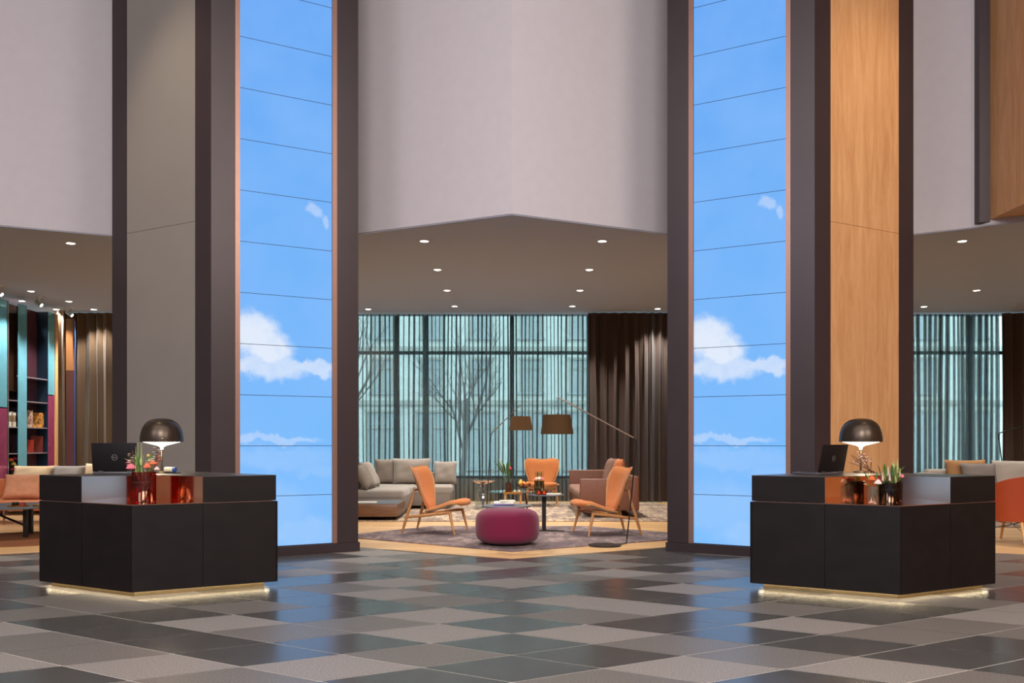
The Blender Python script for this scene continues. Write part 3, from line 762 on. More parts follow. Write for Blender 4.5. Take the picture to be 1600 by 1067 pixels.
bouquet('pale green flower spikes and one pink tulip in the dark amber vase', (3.385, 7.93, ZN), rim=(.082, .175), spec=[
    ('spike', .075, 0, .345, .040, 'leaf_pale'), ('spike', .05, .03, .33, .036, 'leaf_pale'), ('spike', .04, .02, .305, .040, 'leaf_pale'), ('spike', .0, .02, .28, .038, 'petal_white'), ('spike', -.04, .0, .255, .036, 'leaf_pale'), ('spike', .085, -.03, .27, .036, 'leaf_pale'), ('spike', -.01, -.04, .24, .034, 'petal_white'), ('spike', .04, -.04, .23, .036, 'leaf_pale'), ('spike', -.065, -.02, .235, .032, 'petal_white'), ('spike', .02, .0, .30, .032, 'leaf_pale'), ('spike', .06, -.02, .31, .032, 'leaf_pale'), ('spike', -.03, .03, .27, .032, 'leaf_pale'), ('grass', .10, .0, .30, 0, 'leaf'), ('grass', -.08, .0, .26, 0, 'leaf'), ('grass', .06, .02, .38, 0, 'leaf_pale'), ('grass', .03, .02, .33, 0, 'leaf'),
    ('tulip', .10, -.04, .225, .026, 'petal_pink'), ('leaf', -.05, -.05, .21, .06, 'leaf'), ('leaf', .03, -.06, .21, .06, 'leaf'), ('leaf', .09, .0, .22, .06, 'leaf'), ('leaf', -.07, .02, .22, .06, 'leaf'), ('leaf', .0, -.06, .2, .06, 'leaf_dark'), ('leaf', .06, .05, .25, .06, 'leaf_pale'), ('leaf', -.02, .05, .25, .06, 'leaf')], seed=7)
bouquet('dry twigs with pale blossoms standing behind the clear vase on the right desk', (3.325, 8.22, ZD), [
    ('branch', -.09, 0, .20, .013, 'petal_white'), ('branch', -.03, .01, .15, .013, 'petal_white'), ('branch', -.13, .02, .13, .010, 'petal_white'), ('grass', -.17, .02, .19, 0, 'twig'), ('grass', -.15, 0, .15, 0, 'twig'), ('grass', .03, .02, .15, 0, 'twig'), ('grass', -.2, .01, .12, 0, 'twig')], seed=9, name='twig_bundle', cat='twigs')

# ------------------------------------------------------------------ central lounge
tag(B().prism([(0, 10.72), (2.85, 12.4), (1.2, 13.85), (-1.25, 13.85), (-2.47, 12.43)], .0045, .018).build('rug', M['rug_purple'], flat=True), 'purple grey six sided rug under the maroon pouf and front chairs', 'rug')
tag(B().prism([(-3.0, 14.73), (3.45, 14.73), (4.0, 16.6), (3.02, 19.0), (-3.0, 19.0)], .0045, .018).build('rug', M['rug_beige'], flat=True), 'worn beige patterned rug under the sofas near the sheer curtain', 'rug')

# pouf
pr = []
for k in range(25):
    a = -PI / 2 + PI * k / 24
    e = .42
    pr.append((.415 * abs(math.cos(a)) ** e if abs(math.cos(a)) > 1e-6 else 0, .235 + .225 * (abs(math.sin(a)) ** .55) * (1 if math.sin(a) > 0 else -1)))
t = thing('pouf', 'round maroon upholstered pouf on the front rug', 'pouf', (-.06, 11.46, .0185))
B().lathe(pr, 48).build('cushion', M['maroon'], t, angle=80)
B().disc(.25, -.0, .03, 32).build('foot_ring', M['black_metal'], t)

# shell lounge chairs
def shell_chair(name, label, loc, rz, group):
    t = thing(name, label, 'armchair', loc, rz, group)   # chair faces +x
    HL = .74; lean = R(22)
    def half(v): 
        return .13 + .235 * (math.sin(PI / 2 * min(1, v * 1.12)) ** .8) - .012 * max(0, v - .9) * 10
    def back(u, v):
        uu = 2 * u - 1; w = half(v)
        hh = v * (HL - .035 * (1 - abs(uu) ** 2.0)) - .085 * v * abs(uu) ** 5
        y = -uu * w
        bow = .13 * (abs(uu) ** 2) * (w / .36) ** 2 - .025 * math.sin(PI * v) + .03 * max(0, .25 - v) 
        ear = -.04 * abs(uu) ** 3 * max(0, v - .7) / .3
        x = -.065 - hh * math.sin(lean) + (bow + ear) * math.cos(lean)
        z = .295 + hh * math.cos(lean) + (bow + ear) * math.sin(lean)
        return (x, y, z)
    B().surf(back, 22, 22, .011).build('back_shell', M['oak'], t, angle=60)
    def thick(u, v):
        e = min(1, 6 * min(u, 1 - u)) ; g = min(1, 7 * min(v + .01, 1.0 - v + .01)); q = max(0.02, e * g) ** .5
        return -.002 - .045 * q
    def back2(u, v): return back(.035 + .93 * u, .03 + .94 * v)
    B().surf(back2, 26, 26, thick).build('back_cushion', M['suede_orange'], t, angle=70)
    for uu in (.28, .5, .72):
        p = Vector(back(uu, .55)); n = Vector((math.cos(lean), 0, math.sin(lean)))
        B().ball(p + n * .047, .013, (.5, 1, 1), 10, 8).build('button', M['suede_orange'], t)
    prof = [(-.10, .300), (-.02, .318), (.10, .35), (.22, .395), (.32, .435), (.40, .448), (.46, .435), (.50, .405)]
    def seat(u, v):
        uu = 2 * u - 1; f = v * (len(prof) - 1); i = min(int(f), len(prof) - 2); q = f - i
        x = prof[i][0] + (prof[i + 1][0] - prof[i][0]) * q; z = prof[i][1] + (prof[i + 1][1] - prof[i][1]) * q
        w = .20 + .15 * math.sin(PI / 2 * min(1, v * 1.25)); 
        if v > .75: w *= math.sqrt(max(.05, 1 - ((v - .75) / .29) ** 2))
        x2 = x - .06 * abs(uu) ** 2.5 * max(0, v - .5) * 2
        return (x2, uu * w, z + .03 * uu * uu * (1 - v))
    def seat_r(u, v): return seat(1 - u, v)
    B().surf(seat, 18, 22, lambda u, v: .012).build('seat_shell', M['oak_pale'], t, angle=60)
    def seat2(u, v):
        p = Vector(seat(.03 + .94 * u, .02 + .95 * v)); return (p.x, p.y, p.z + .001)
    def thick2(u, v):
        e = min(1, 6 * min(u, 1 - u)); g = min(1, 7 * min(v + .01, 1.01 - v)); return -.002 - .042 * max(.02, e * g) ** .5
    bb = B().surf(seat2, 20, 24, thick2); bb.build('seat_cushion', M['suede_orange'], t, angle=70)
    for s in (1, -1):
        B().tube([(-.40, s * .315, .006), (-.335, s * .30, .24), (-.27, s * .275, .46), (-.235, s * .25, .64)], [.014, .024, .02, .013], 10).build('leg', M['oak'], t)
        B().tube([(.395, s * .33, .005), (.345, s * .315, .2), (.315, s * .30, .325)], [.013, .02, .024], 10).build('leg', M['oak'], t)
        B().tube([(-.335, s * .30, .235), (-.1, s * .295, .262), (.1, s * .295, .29), (.32, s * .30, .315)], [.02, .022, .022, .022], 10).build('side_rail', M['oak'], t)
    B().tube([(-.10, -.295, .268), (-.10, .295, .268)], .017, 10).build('cross_rail', M['oak'], t)
    B().tube([(.24, -.295, .318), (.24, .295, .318)], .017, 10).build('cross_rail', M['oak'], t)
    B().tube([(-.235, -.26, .62), (-.285, 0, .62), (-.235, .26, .62)], .014, 10).build('back_rail', M['oak'], t)
    return t
G = 'orange shell chairs around the coffee tables'
ch = shell_chair('lounge_chair', 'orange suede shell chair left of the maroon pouf, facing right', (-1.12, 12.92, .0185), R(-14), G)
dup(ch, (1.36, 12.70, .0185), R(180 + 15), 'orange suede shell chair right of the maroon pouf, facing left beside the brown sofa', G)
dup(ch, (.62, 18.35, .0185), R(-92), 'orange suede shell chair facing the camera beyond the coffee tables, before the sheer curtain', G)

# beige corner sofa
t = thing('corner_sofa', 'beige corner sofa at the left of the central lounge', 'sofa', (-1.93, 14.8, .0185))
B().box(-.5, 2.36, .185, .96, 2.5, .25, bev=.015).box(.34, 3.05, .185, .74, 1.1, .25, bev=.015).build('base', M['sofa_taupe'], t)
B().box(-.485, 1.62, .362, .93, 1.03, .17, bev=.05, seg=4).build('seat_cushion', M['sofa_beige'], t, angle=50)
B().box(-.485, 2.815, .362, .93, 1.34, .17, bev=.05, seg=4).build('seat_cushion', M['sofa_beige'], t, angle=50)
B().box(.36, 3.0, .362, .74, 1.02, .17, bev=.05, seg=4).build('seat_cushion', M['sofa_beige'], t, angle=50)
B().box(-.13, 3.57, .37, 1.75, .14, .62, bev=.03, seg=3).build('backrest', M['sofa_taupe'], t, angle=50)
B().box(-1.02, 2.33, .37, .14, 2.34, .62, bev=.03, seg=3).build('backrest', M['sofa_taupe'], t, angle=50)
B().box(-.49, .54, .165, 1.0, 1.08, .21, bev=.004).build('wooden_shelf', M['walnut'], t)
B().box(-.49, .54, .273, .96, 1.04, .008).build('shelf_top', M['table_slate'], t)
for x, y in ((-.1, .6), (-.85, .6), (.6, 2.6), (.6, 3.5), (-.9, 3.5)):
    B().box(x, y, .03, .05, .05, .06).build('leg', M['black_metal'], t)
G = 'loose cushions on the beige corner sofa'
def cushion(name, label, xy, rz, lean, w, h, th, m, seed, group=None, seat=.45, axis='y', wall=0):
    """a loose cushion set down on a seat and leaned against a back (its plane given along x or y)"""
    b = B().pillow(w, h, th, rotz(rz) @ rotx(lean), seed=seed)
    dz = seat + .003 - min(v.co.z for v in b.bm.verts)
    if axis == 'y': d = Vector((xy, wall - .004 - max(v.co.y for v in b.bm.verts), dz))
    elif axis == '+x': d = Vector((wall - .004 - max(v.co.x for v in b.bm.verts), xy, dz))
    else: d = Vector((wall + .004 - min(v.co.x for v in b.bm.verts), xy, dz))
    o = b.build(name, m, angle=80); o.location = d
    return tag(o, label, 'cushion', group)
cushion('cushion', 'large beige back cushion in the corner of the beige sofa', -2.06, R(3), R(-14), .78, .54, .24, M['sofa_beige'], 1, G, seat=.466, wall=18.30)
cushion('cushion', 'beige back cushion at the right end of the beige sofa, partly behind the orange chair', -1.37, R(-3), R(-14), .48, .48, .22, M['sofa_beige'], 2, G, seat=.466, wall=18.30)
cushion('cushion', 'narrow beige cushion standing behind the large one in the sofa corner', -2.62, R(10), R(-10), .40, .52, .17, M['sofa_taupe'], 3, G, seat=.466, wall=18.30)
cushion('cushion', 'beige cushion leaning left on the sofa beside the dark pillar', 16.75, R(84), R(-26), .56, .54, .2, M['sofa_beige'], 4, G, seat=.466, axis='-x', wall=-2.88)
cushion('cushion', 'beige cushion cut by the dark pillar, in front of the leaning one', 16.18, R(86), R(-28), .52, .5, .2, M['sofa_taupe'], 5, G, seat=.466, axis='-x', wall=-2.88)
t = thing('book', 'white book lying on the wooden end shelf of the beige sofa', 'book', (-2.48, 15.05, .297), R(6))
B().box(0, 0, .008, .34, .24, .014).build('pages', M['paper_white'], t, flat=True)
B().box(0, 0, .0165, .35, .25, .003).box(0, 0, .0005, .35, .25, .001).build('cover', M['paper_cream'], t, flat=True)

# brown leather sofa
t = thing('leather_sofa', 'brown leather sofa with boxy arms behind the right orange chair', 'sofa', (1.16, 15.3, .0185))
B().box(.52, .05, .40, 1.0, .10, .55, bev=.02, seg=3).build('armrest', M['leather_brown'], t)
B().box(.50, 2.75, .44, .98, .10, .60, bev=.02, seg=3).build('armrest', M['leather_brown'], t)
B().box(.98, 1.4, .42, .13, 2.84, .60, bev=.03, seg=3).build('backrest', M['leather_brown'], t)
B().box(.48, 1.4, .22, .86, 2.6, .14, bev=.02).build('base', M['leather_brown'], t)
for y in (.74, 2.04): B().box(.45, y, .37, .92, 1.27, .17, bev=.06, seg=4).build('seat_cushion', M['cloth_brown'], t, angle=50)
for x, y in ((.06, .06), (.98, .06), (.06, 2.76), (.98, 2.76)): B().tube([(x, y, 0), (x, y, .17)], .013, 10).build('leg', M['silver'], t)
G = 'loose cushions on the brown leather sofa'
cushion('cushion', 'brown cushion standing against the back of the brown leather sofa, nearer its far arm', 17.2, R(-84), R(-16), .62, .56, .2, M['cloth_brown'], 11, G, seat=.476, axis='+x', wall=2.075)
cushion('cushion', 'rust leather cushion poking up behind the right orange chair', 16.3, R(-88), R(-12), .52, .56, .18, M['leather_tan'], 12, G, seat=.476, axis='+x', wall=2.075)

# tables of the central lounge
t = thing('low_table', 'low round slate table with a stack of books behind the maroon pouf', 'table', (-.085, 13.45, .0185))
B().disc(.375, .335, .352, 56).build('table_top', M['table_slate'], t)
B().tube([(0, 0, .01), (0, 0, .335)], .025, 14).build('column', M['black_metal'], t)
B().disc(.2, 0, .012, 40).build('base', M['black_metal'], t)
t = thing('side_table', 'tall round slate side table on a square black column right of the pouf', 'table', (.475, 13.12, .0185))
B().disc(.27, .525, .54, 56, c=(.03, 0, 0)).build('table_top', M['table_slate'], t)
B().box(0, 0, .268, .06, .06, .515).build('column', M['black_metal'], t)
B().box(.10, -.02, .006, .40, .05, .012, rz=-.25).box(-.05, -.06, .006, .22, .05, .012, rz=.7).build('base', M['black_metal'], t)
t = thing('glass_table', 'round coffee table with a reflective teal glass top in the middle of the lounge', 'table', (.02, 15.35, .0185))
B().disc(.42, .445, .457, 64).build('table_top', M['mirror_teal'], t)
for k in range(3):
    a = 2 * PI * k / 3 + .5
    B().tube([(.30 * math.cos(a), - 0 + .30 * math.sin(a), .004), (.24 * math.cos(a), .24 * math.sin(a), .445)], .014, 10).build('leg', M['black_metal'], t)
t = thing('tray_table', 'small brass tray table with an oak leg holding the amber bottle vase', 'table', (.015, 14.42, .0185))
B().box(0, 0, .475, .31, .26, .012, bev=.003).build('table_top', M['brass_tray'], t)
rim = B(); rim.box(0, -.127, .49, .31, .006, .03).box(0, .127, .49, .31, .006, .03).box(-.152, 0, .49, .006, .25, .03).box(.152, 0, .49, .006, .25, .03); rim.build('rim', M['brass_tray'], t, flat=True)
for x, y in ((.125, -.10), (.125, .10), (-.125, -.10), (-.125, .10)): B().box(x, y, .235, .03, .03, .47).build('leg', M['oak'], t)
t = thing('bell_table', 'copper topped side table on a clear glass bell base before the curtain', 'table', (-.575, 17.45, .0185))
B().lathe([(0, .47), (.06, .475), (.13, .50), (.235, .535), (.245, .55), (.238, .55), (.12, .515), (.0, .495)], 48).build('table_top', M['copper'], t)
B().lathe([(.16, 0), (.165, .03), (.155, .2), (.12, .33), (.075, .42), (.06, .475), (.055, .475), (.07, .42), (.115, .33), (.15, .2), (.16, .03), (.155, 0), (.16, 0)], 40).build('glass_base', M['glass_clear'], t)
B().tube([(0, 0, .005), (0, 0, .47)], .02, 12).build('inner_tube', M['paper_violet'], t)

# things on those tables
G = 'stacked books on the low slate table'
zb = .371
for k, (dx, w, h, rz, m, lab) in enumerate(((0.0, .30, .030, .05, 'paper_violet', 'violet book at the bottom of the stack on the low slate table'),
                                            (.01, .30, .028, -.06, 'paper_white', 'pale lilac book in the middle of the stack on the low slate table'),
                                            (.06, .23, .020, .12, 'paper_cream', 'cream book on top of the stack on the low slate table'))):
    t = thing('book', lab, 'book', (-.13 + dx, 13.42, zb), rz, G)
    B().box(0, 0, h / 2, w - .012, .20, h - .006).build('pages', M['paper_white'], t, flat=True)
    B().box(0, 0, .0015, w, .215, .003).box(0, 0, h - .0015, w, .215, .003).box(0, -.1055, h / 2, w, .004, h - .006).build('cover', M[m], t, flat=True)
    zb += h
t = thing('book', 'thin white book lying on the tall slate side table', 'book', (.62, 13.05, .559), R(-10))
B().box(0, 0, .010, .20, .15, .013).build('pages', M['paper_white'], t, flat=True)
B().box(0, 0, .0015, .21, .16, .003).box(0, 0, .018, .21, .16, .003).build('cover', M['paper_cream'], t, flat=True)
vase('ribbed amber glass bottle vase on the brass tray table', (-.055, 14.42, .500), .052, .165, M['glass_brown'])
bouquet('tall stems with one crimson flower and green leaves in the amber bottle vase', (-.055, 14.42, .500), rim=(.052, .165), spec=[
    ('round', .015, 0, .395, .042, 'petal_red'), ('round', -.02, .02, .40, .02, 'petal_pink'), ('leaf', -.10, -.02, .36, .13, 'leaf'), ('leaf', -.13, .0, .38, .13, 'leaf'), ('leaf', -.07, -.03, .36, .13, 'leaf_dark'), ('leaf', -.16, .01, .40, .13, 'leaf'),
    ('leaf', -.10, .03, .41, .13, 'leaf_pale'), ('leaf', -.02, -.03, .33, .13, 'leaf_dark'), ('leaf', .02, .03, .32, .13, 'leaf'), ('leaf', -.06, .02, .33, .13, 'leaf'), ('leaf', -.12, -.04, .34, .13, 'leaf')], seed=12)
G = 'small glowing candle glasses in the central lounge'
def candle(label, loc, m, r=.036, h=.06):
    t = thing('candle_glass', label, 'candle', loc, 0, G)
    B().lathe([(0, 0), (r * .85, 0), (r, .01), (r, h), (r - .003, h), (r - .003, .012), (0, .012)], 24).build('glass', m, t)
    B().disc(r * .75, .013, .03, 20).build('wax', M['wax'], t)
    B().lathe([(0, .031), (.007, .036), (.008, .044), (.003, .054), (0, .058)], 12).build('flame', M['candle'], t)
candle('candle glass on the brass tray table, next to the amber bottle vase', (.045, 14.38, .500), M['glass_clear'])
candle('candle glass at the right end of the brass tray table', (.115, 14.40, .500), M['glass_clear'])
candle('left one of the two orange candle glasses at the front of the tall slate table', (.395, 12.95, .559), M['glass_orange'], .034, .058)
candle('right one of the two orange candle glasses at the front of the tall slate table', (.47, 12.95, .559), M['glass_orange'], .034, .058)
candle('dark footed candle glass left of the green vase on the tall slate table', (.285, 13.10, .559), M['glass_smoke'], .028, .07)
vase('dark green glass cube vase on the tall slate table', (.405, 13.14, .559), .075, .20, M['glass_green'])
bouquet('pale pink blossoms and dark leaves in the green glass vase', (.405, 13.14, .559), rim=(.075, .20), spec=[
    ('round', .0, -.02, .205, .034, 'petal_white'), ('round', .05, 0, .215, .026, 'petal_pink'), ('round', -.04, .02, .20, .028, 'petal_white'), ('small', .02, .02, .25, .018, 'petal_pink'), ('small', -.09, 0, .21, .02, 'petal_coral'),
    ('leaf', -.03, -.05, .14, .05, 'leaf_dark'), ('leaf', .03, -.05, .14, .05, 'leaf_dark'), ('leaf', .06, -.01, .16, .05, 'leaf'), ('leaf', -.06, -.01, .16, .05, 'leaf_dark'), ('leaf', .0, .05, .18, .05, 'leaf')], seed=15)
t = thing('small_bowl', 'small round brown bowl at the right of the green vase', 'bowl', (.555, 13.22, .559))
B().lathe([(0, 0), (.025, 0), (.045, .03), (.04, .06), (.034, .06), (.038, .03), (0, .01)], 24).build('bowl', M['leather_brown'], t)
t = thing('fruit_bowl', 'footed amber glass fruit bowl on the teal glass table', 'bowl', (.20, 15.05, .476))
B().lathe([(0, .07), (.06, .075), (.115, .105), (.125, .15), (.120, .15), (.11, .11), (.055, .083), (0, .08)], 36).build('bowl', M['glass_brown'], t)
B().lathe([(0, 0), (.05, 0), (.05, .006), (.01, .012), (.008, .07), (0, .07)], 24).build('foot', M['brass'], t)
G = 'fruit in the footed amber bowl'
for k, (x, y, z, r, m, lab) in enumerate(((-.06, -.03, .13, .042, 'fruit_yellow', 'yellow pear at the front left of the fruit bowl'), (-.05, .04, .15, .04, 'fruit_yellow', 'yellow fruit at the back left of the bowl'),
        (.02, -.05, .13, .04, 'fruit_orange', 'orange at the front middle of the fruit bowl'), (.07, 0, .14, .04, 'fruit_orange', 'orange at the right of the fruit bowl'), (.0, .05, .145, .04, 'fruit_orange', 'orange at the back of the fruit bowl'))):
    r *= .8; f = thing('pear' if 'pear' in lab else 'orange', lab, 'fruit', (.20 + x, 15.05 + y, .488 + z), 0, G)
    if m == 'fruit_yellow':
        B().lathe([(0, -.04), (.028, -.032), (r, -.005), (.034, .02), (.018, .045), (.008, .055), (0, .056)], 16).build('flesh', M[m], f, angle=80)
    else: B().ball((0, 0, 0), r, (1, 1, .95), 16, 10).build('flesh', M[m], f, angle=80)
    B().tube([(0, 0, r * .9), (.004, 0, r + .025)], .002, 5).build('stalk', M['twig'], f)

# arc reading lamps
def arc_lamp(label, base, post, bend, tip, shade_z):
    t = thing('floor_lamp', label, 'lamp', base, 0, 'arc floor lamps with brown shades')
    bx, by = base[0], base[1]
    Lc = lambda p: Vector((p[0] - bx, p[1] - by, p[2]))
    B().disc(.215, 0, .018, 48).build('base', M['black_metal'], t)
    p0 = Lc(post); b = Lc(bend); e = Lc(tip)
    d = (e - b).normalized()
    pts = [p0 + Vector((0, 0, 0)), p0 + Vector((.05 * (1 if p0.x > 0 else -1), 0, .03)), p0 + Vector((.06 * (1 if p0.x > 0 else -1), 0, .10))]
    B().tube([Vector((p0.x * .5, p0.y * .5, .02)), p0 * .9 + Vector((0, 0, .02))] + pts[1:] + [b - Vector((0, 0, .10)), b - Vector((0, 0, .03)), b + d * .06], .0085, 10).build('pole', M['black_metal'], t, angle=60)
    B().tube([b + d * .04, e], [.0095, .008], 10).build('arm', M['arm_bronze'], t)
    B().tube([e, Vector((e.x, e.y, shade_z + .02))], .003, 6).build('cord', M['black_metal'], t)
    h = .25
    B().lathe([(.213, -h), (.172, 0), (.168, 0), (.209, -h), (.213, -h)], 48, c=(e.x, e.y, shade_z)).build('lamp_shade', M['shade_brown'], t)
    B().ball((e.x, e.y, shade_z - .11), .035, (1, 1, 1.2)).build('bulb', M['lamp_glow'], t)
    B().tube([(e.x - .17, e.y, shade_z - .012), (e.x + .17, e.y, shade_z - .012)], .003, 6).tube([(e.x, e.y, shade_z + .02), (e.x, e.y, shade_z - .08)], .008, 8).build('shade_carrier', M['black_metal'], t)
    return t
arc_lamp('arc floor lamp with brown drum shade whose base stands behind the right front chair', (1.19, 11.36, .004), (1.42, 11.36, 0), (1.60, 11.36, 1.37), (.58, 11.36, 1.915), 1.687)
arc_lamp('smaller looking arc floor lamp with brown shade, left one before the sheer curtain', (-.30, 16.6, .0185), (-.42, 16.8, 0), (-.405, 16.75, 1.46), (.16, 15.9, 1.985), 1.775)

# ------------------------------------------------------------------ left lounge
tag(B().disc(.95, .0045, .016, 64, c=(-6.65, 12.15, 0)).build('round_rug', M['rug_brown']), 'round brown rug under the coffee table at the left edge', 'rug')
t = thing('coffee_table', 'round black coffee table at the left edge, partly behind the left desk', 'table', (-7.0, 12.45, .0168))
B().disc(.62, .405, .43, 56).build('table_top', M['table_slate'], t)
for k, a in enumerate((-38, 82, 202)):
    a = R(a); B().box(.32 * math.cos(a), .32 * math.sin(a), .2025, .05, .05, .405).build('leg', M['black_metal'], t)
B().tube([(-.35, -.05, .36), (.28, -.17, .14)], .016, 8).build('brace', M['black_metal'], t)
t = thing('tray', 'round brass tray with small jars on the black coffee table', 'tray', (-6.82, 12.2, .446))
B().lathe([(0, 0), (.13, 0), (.135, .0185), (.13, .0185), (.125, .005), (0, .005)], 36).build('tray_plate', M['brass_tray'], t)
t = thing('jar', 'small square dark jar on the brass tray', 'jar', (-6.86, 12.2, .452)); B().box(0, 0, .025, .07, .07, .05, bev=.006).build('jar_body', M['glass_darkamber'], t); B().box(0, 0, .053, .06, .06, .006).build('lid', M['black_metal'], t)
t = thing('jar', 'small red candle jar on the brass tray', 'jar', (-6.76, 12.2, .452)); B().disc(.04, 0, .045, 24).build('jar_body', M['book_red'], t); B().disc(.033, .045, .05, 24).build('lid', M['black_metal'], t)
t = thing('tray', 'smaller brass dish right of the round tray, against the left desk', 'dish', (-6.56, 12.28, .446)); B().lathe([(0, 0), (.09, 0), (.1, .02), (.095, .02), (.085, .005), (0, .005)], 32).build('dish_plate', M['brass_tray'], t)

t = thing('tan_sofa', 'tan leather sofa at the left edge behind the coffee table', 'sofa', (-8.25, 14.2, .004))
B().box(0, .75, .46, 2.4, .16, .5, bev=.05, seg=4).build('backrest', M['leather_tan'], t, angle=50)
B().box(0, .35, .3, 2.3, .8, .16, bev=.05, seg=4).build('seat_cushion', M['leather_tan'], t, angle=50)
B().box(1.16, .4, .4, .12, .8, .36, bev=.04, seg=4).build('armrest', M['leather_tan'], t, angle=50)
B().box(-1.16, .4, .4, .12, .8, .36, bev=.04, seg=4).build('armrest', M['leather_tan'], t, angle=50)
for x, y in ((-1.0, 0), (1.05, 0.02), (-1.0, .75), (1.05, .75), (.08, .0)): B().tube([(x * 1.03, y, 0), (x, y, .23)], [.012, .02], 10).build('leg', M['walnut'], t)
cushion('cushion', 'peach leather cushion slumped on the tan sofa at the left edge', -8.12, R(12), R(-28), .62, .46, .2, M['cloth_peach'], 21, seat=.386, wall=14.87)

t = thing('beige_sofa', 'beige sofa in front of the bookcase, behind the tan sofa', 'sofa', (-8.29, 16.2, .0045))
B().box(0, .8, .47, 2.4, .2, .78, bev=.06, seg=4).build('backrest', M['sofa_beige'], t, angle=50)
B().box(0, .35, .3, 2.36, .9, .28, bev=.06, seg=4).build('seat_cushion', M['sofa_beige'], t, angle=50)
for x, y in ((-1.1, 0.05), (1.1, .05), (-1.1, .75), (1.1, .75)): B().tube([(x, y, 0), (x, y, .18)], .018, 10).build('leg', M['black_metal'], t)
G = 'cushions on the beige sofa at left'
cushion('cushion', 'wrinkled cream cushion at the left of the beige sofa before the bookcase', -9.10, R(0), R(-24), .76, .47, .22, M['cushion_cream'], 31, G, seat=.446, wall=16.90)
cushion('cushion', 'grey cushion just left of the laptop, on the beige sofa', -8.42, R(0), R(-26), .58, .48, .2, M['cushion_grey'], 32, G, seat=.446, wall=16.90)
cushion('cushion', 'pale cream cushion touching the left laptop, on the beige sofa', -7.92, R(0), R(-14), .40, .49, .18, M['cushion_cream'], 33, G, seat=.446, wall=16.90)

# mirrored bookcase running away along the left side
BX = -9.55
bk = thing('bookcase', 'tall bookcase of dark shelves with teal and pink glass fins at the far left', 'bookcase', (BX, 0, .004))
def fin(y0, y1, z0, z1, m, nm, x0=-.02, x1=0.0): B().box((x0 + x1) / 2, (y0 + y1) / 2, (z0 + z1) / 2, x1 - x0, y1 - y0, z1 - z0).build(nm, m, bk, flat=True)
HB = 4.0
fin(14.9, 18.5, 0, HB, M['mirror_plum'], 'back_panel', -.24, -.22)
for y in (15.55, 16.72, 17.38, 18.17): fin(y - .012, y + .012, 0, HB, M['navy'], 'upright', -.22, .0)
fin(16.36, 16.68, 1.98, HB, M['glass_teal_reflect'], 'teal_fin', .002, .014)
fin(16.42, 16.68, .0, 1.96, M['glass_pink'], 'pink_fin', .002, .014)
fin(16.70, 16.73, .0, HB, M['silver'], 'white_post', .002, .02)
fin(16.75, 17.03, 2.3, HB - .05, M['mirror_brown'], 'mirror_panel', -.012, .0)
fin(17.06, 17.36, .0, HB, M['glass_teal_reflect'], 'teal_fin', .002, .014)
fin(18.17, 18.41, 2.3, HB, M['glass_teal_reflect'], 'teal_fin', .002, .014)
fin(18.17, 18.41, .0, 2.28, M['glass_pink'], 'pink_fin', .002, .014)
fin(18.42, 18.52, .0, HB, M['oak_pale'], 'end_panel', -.24, .03)
for z in (.6, 1.10, 1.605, 2.12, 2.6):
    for y0, y1 in ((15.57, 16.70), (16.74, 17.36), (17.40, 18.15)):
        fin(y0, y1, z - .01, z + .01, M['shelf_glass'], 'shelf', -.215, -.001)
G = 'books standing in the mirrored bookcase'
def shelfbook(y, z, w, h, m, lab, x=-.10, tilt=-.5):
    t = thing('book', lab, 'book', (BX + x, y, z + .0145), tilt, G)
    B().box(0, 0, h / 2, .025, w, h).build('cover', M[m], t, flat=True)
    B().box(-.016, 0, h / 2, .006, w * .94, h * .96).build('pages', M['paper_white'], t, flat=True)
shelfbook(17.58, 1.605, .22, .34, 'book_photo', 'tall book with a portrait cover, left on the upper shelf beside the teal fin')
shelfbook(17.92, 1.605, .30, .30, 'book_gold', 'book with a golden cover facing out on the upper bookcase shelf')
shelfbook(17.60, 1.10, .24, .26, 'book_red', 'plain red book facing out on the lower bookcase shelf')
shelfbook(17.93, 1.10, .26, .33, 'book_darkred', 'dark red patterned book at the right of the lower bookcase shelf')
for k in range(5):
    t = thing('book', ('pale book %s in the row beside the white bookcase post' % ('first from the left', 'second from the left', 'in the middle', 'second from the right', 'last at the right')[k]), 'book', (BX - .11, 16.80 + k * .055, 1.6195), 0, G)
    B().box(0, 0, .13 + .008 * (k % 3), .18, .045, .26 + .016 * (k % 3)).build('cover', M[('paper_cream', 'paper_white', 'cushion_grey', 'paper_cream', 'paper_white')[k]], t, flat=True)
    B().box(.091, 0, .16, .002, .035, .12).build('spine_label', M['brass_tray'], t, flat=True)
shelfbook(16.10, 1.10, .3, .28, 'book_photo', 'pink illustrated book at the left edge of the photo, on the low shelf')
bouquet('small red and yellow flower arrangement on the low bookcase shelf', (BX - .10, 17.05, .613), [
    ('round', .02, -.08, .36, .05, 'petal_orange'), ('round', .0, .09, .38, .05, 'petal_red'), ('round', .03, .0, .28, .05, 'petal_yellow'), ('round', .02, .07, .2, .045, 'petal_red'), ('round', .02, -.06, .18, .04, 'petal_red'), ('leaf', .0, .09, .26, .05, 'leaf_dark'), ('leaf', .0, -.09, .26, .05, 'leaf_dark')], seed=21)
t = thing('mirror_panel', 'narrow free standing mirrored panel between two curtains at left', 'mirror', (-9.42, 18.85, .004), R(0))
B().box(0, 0, 1.98, .185, .03, 3.94).build('mirror', M['mirror_plum'], t, flat=True)
B().box(0, -.017, 3.4, .18, .003, 1.1).build('upper_mirror', M['mirror_brown'], t, flat=True)
B().box(.096, -.004, 1.95, .008, .04, 3.9).build('blue_edge', M['blue_cap'], t, flat=True)
B().box(0, 0, .01, .18, .16, .02).build('foot', M['black_metal'], t)
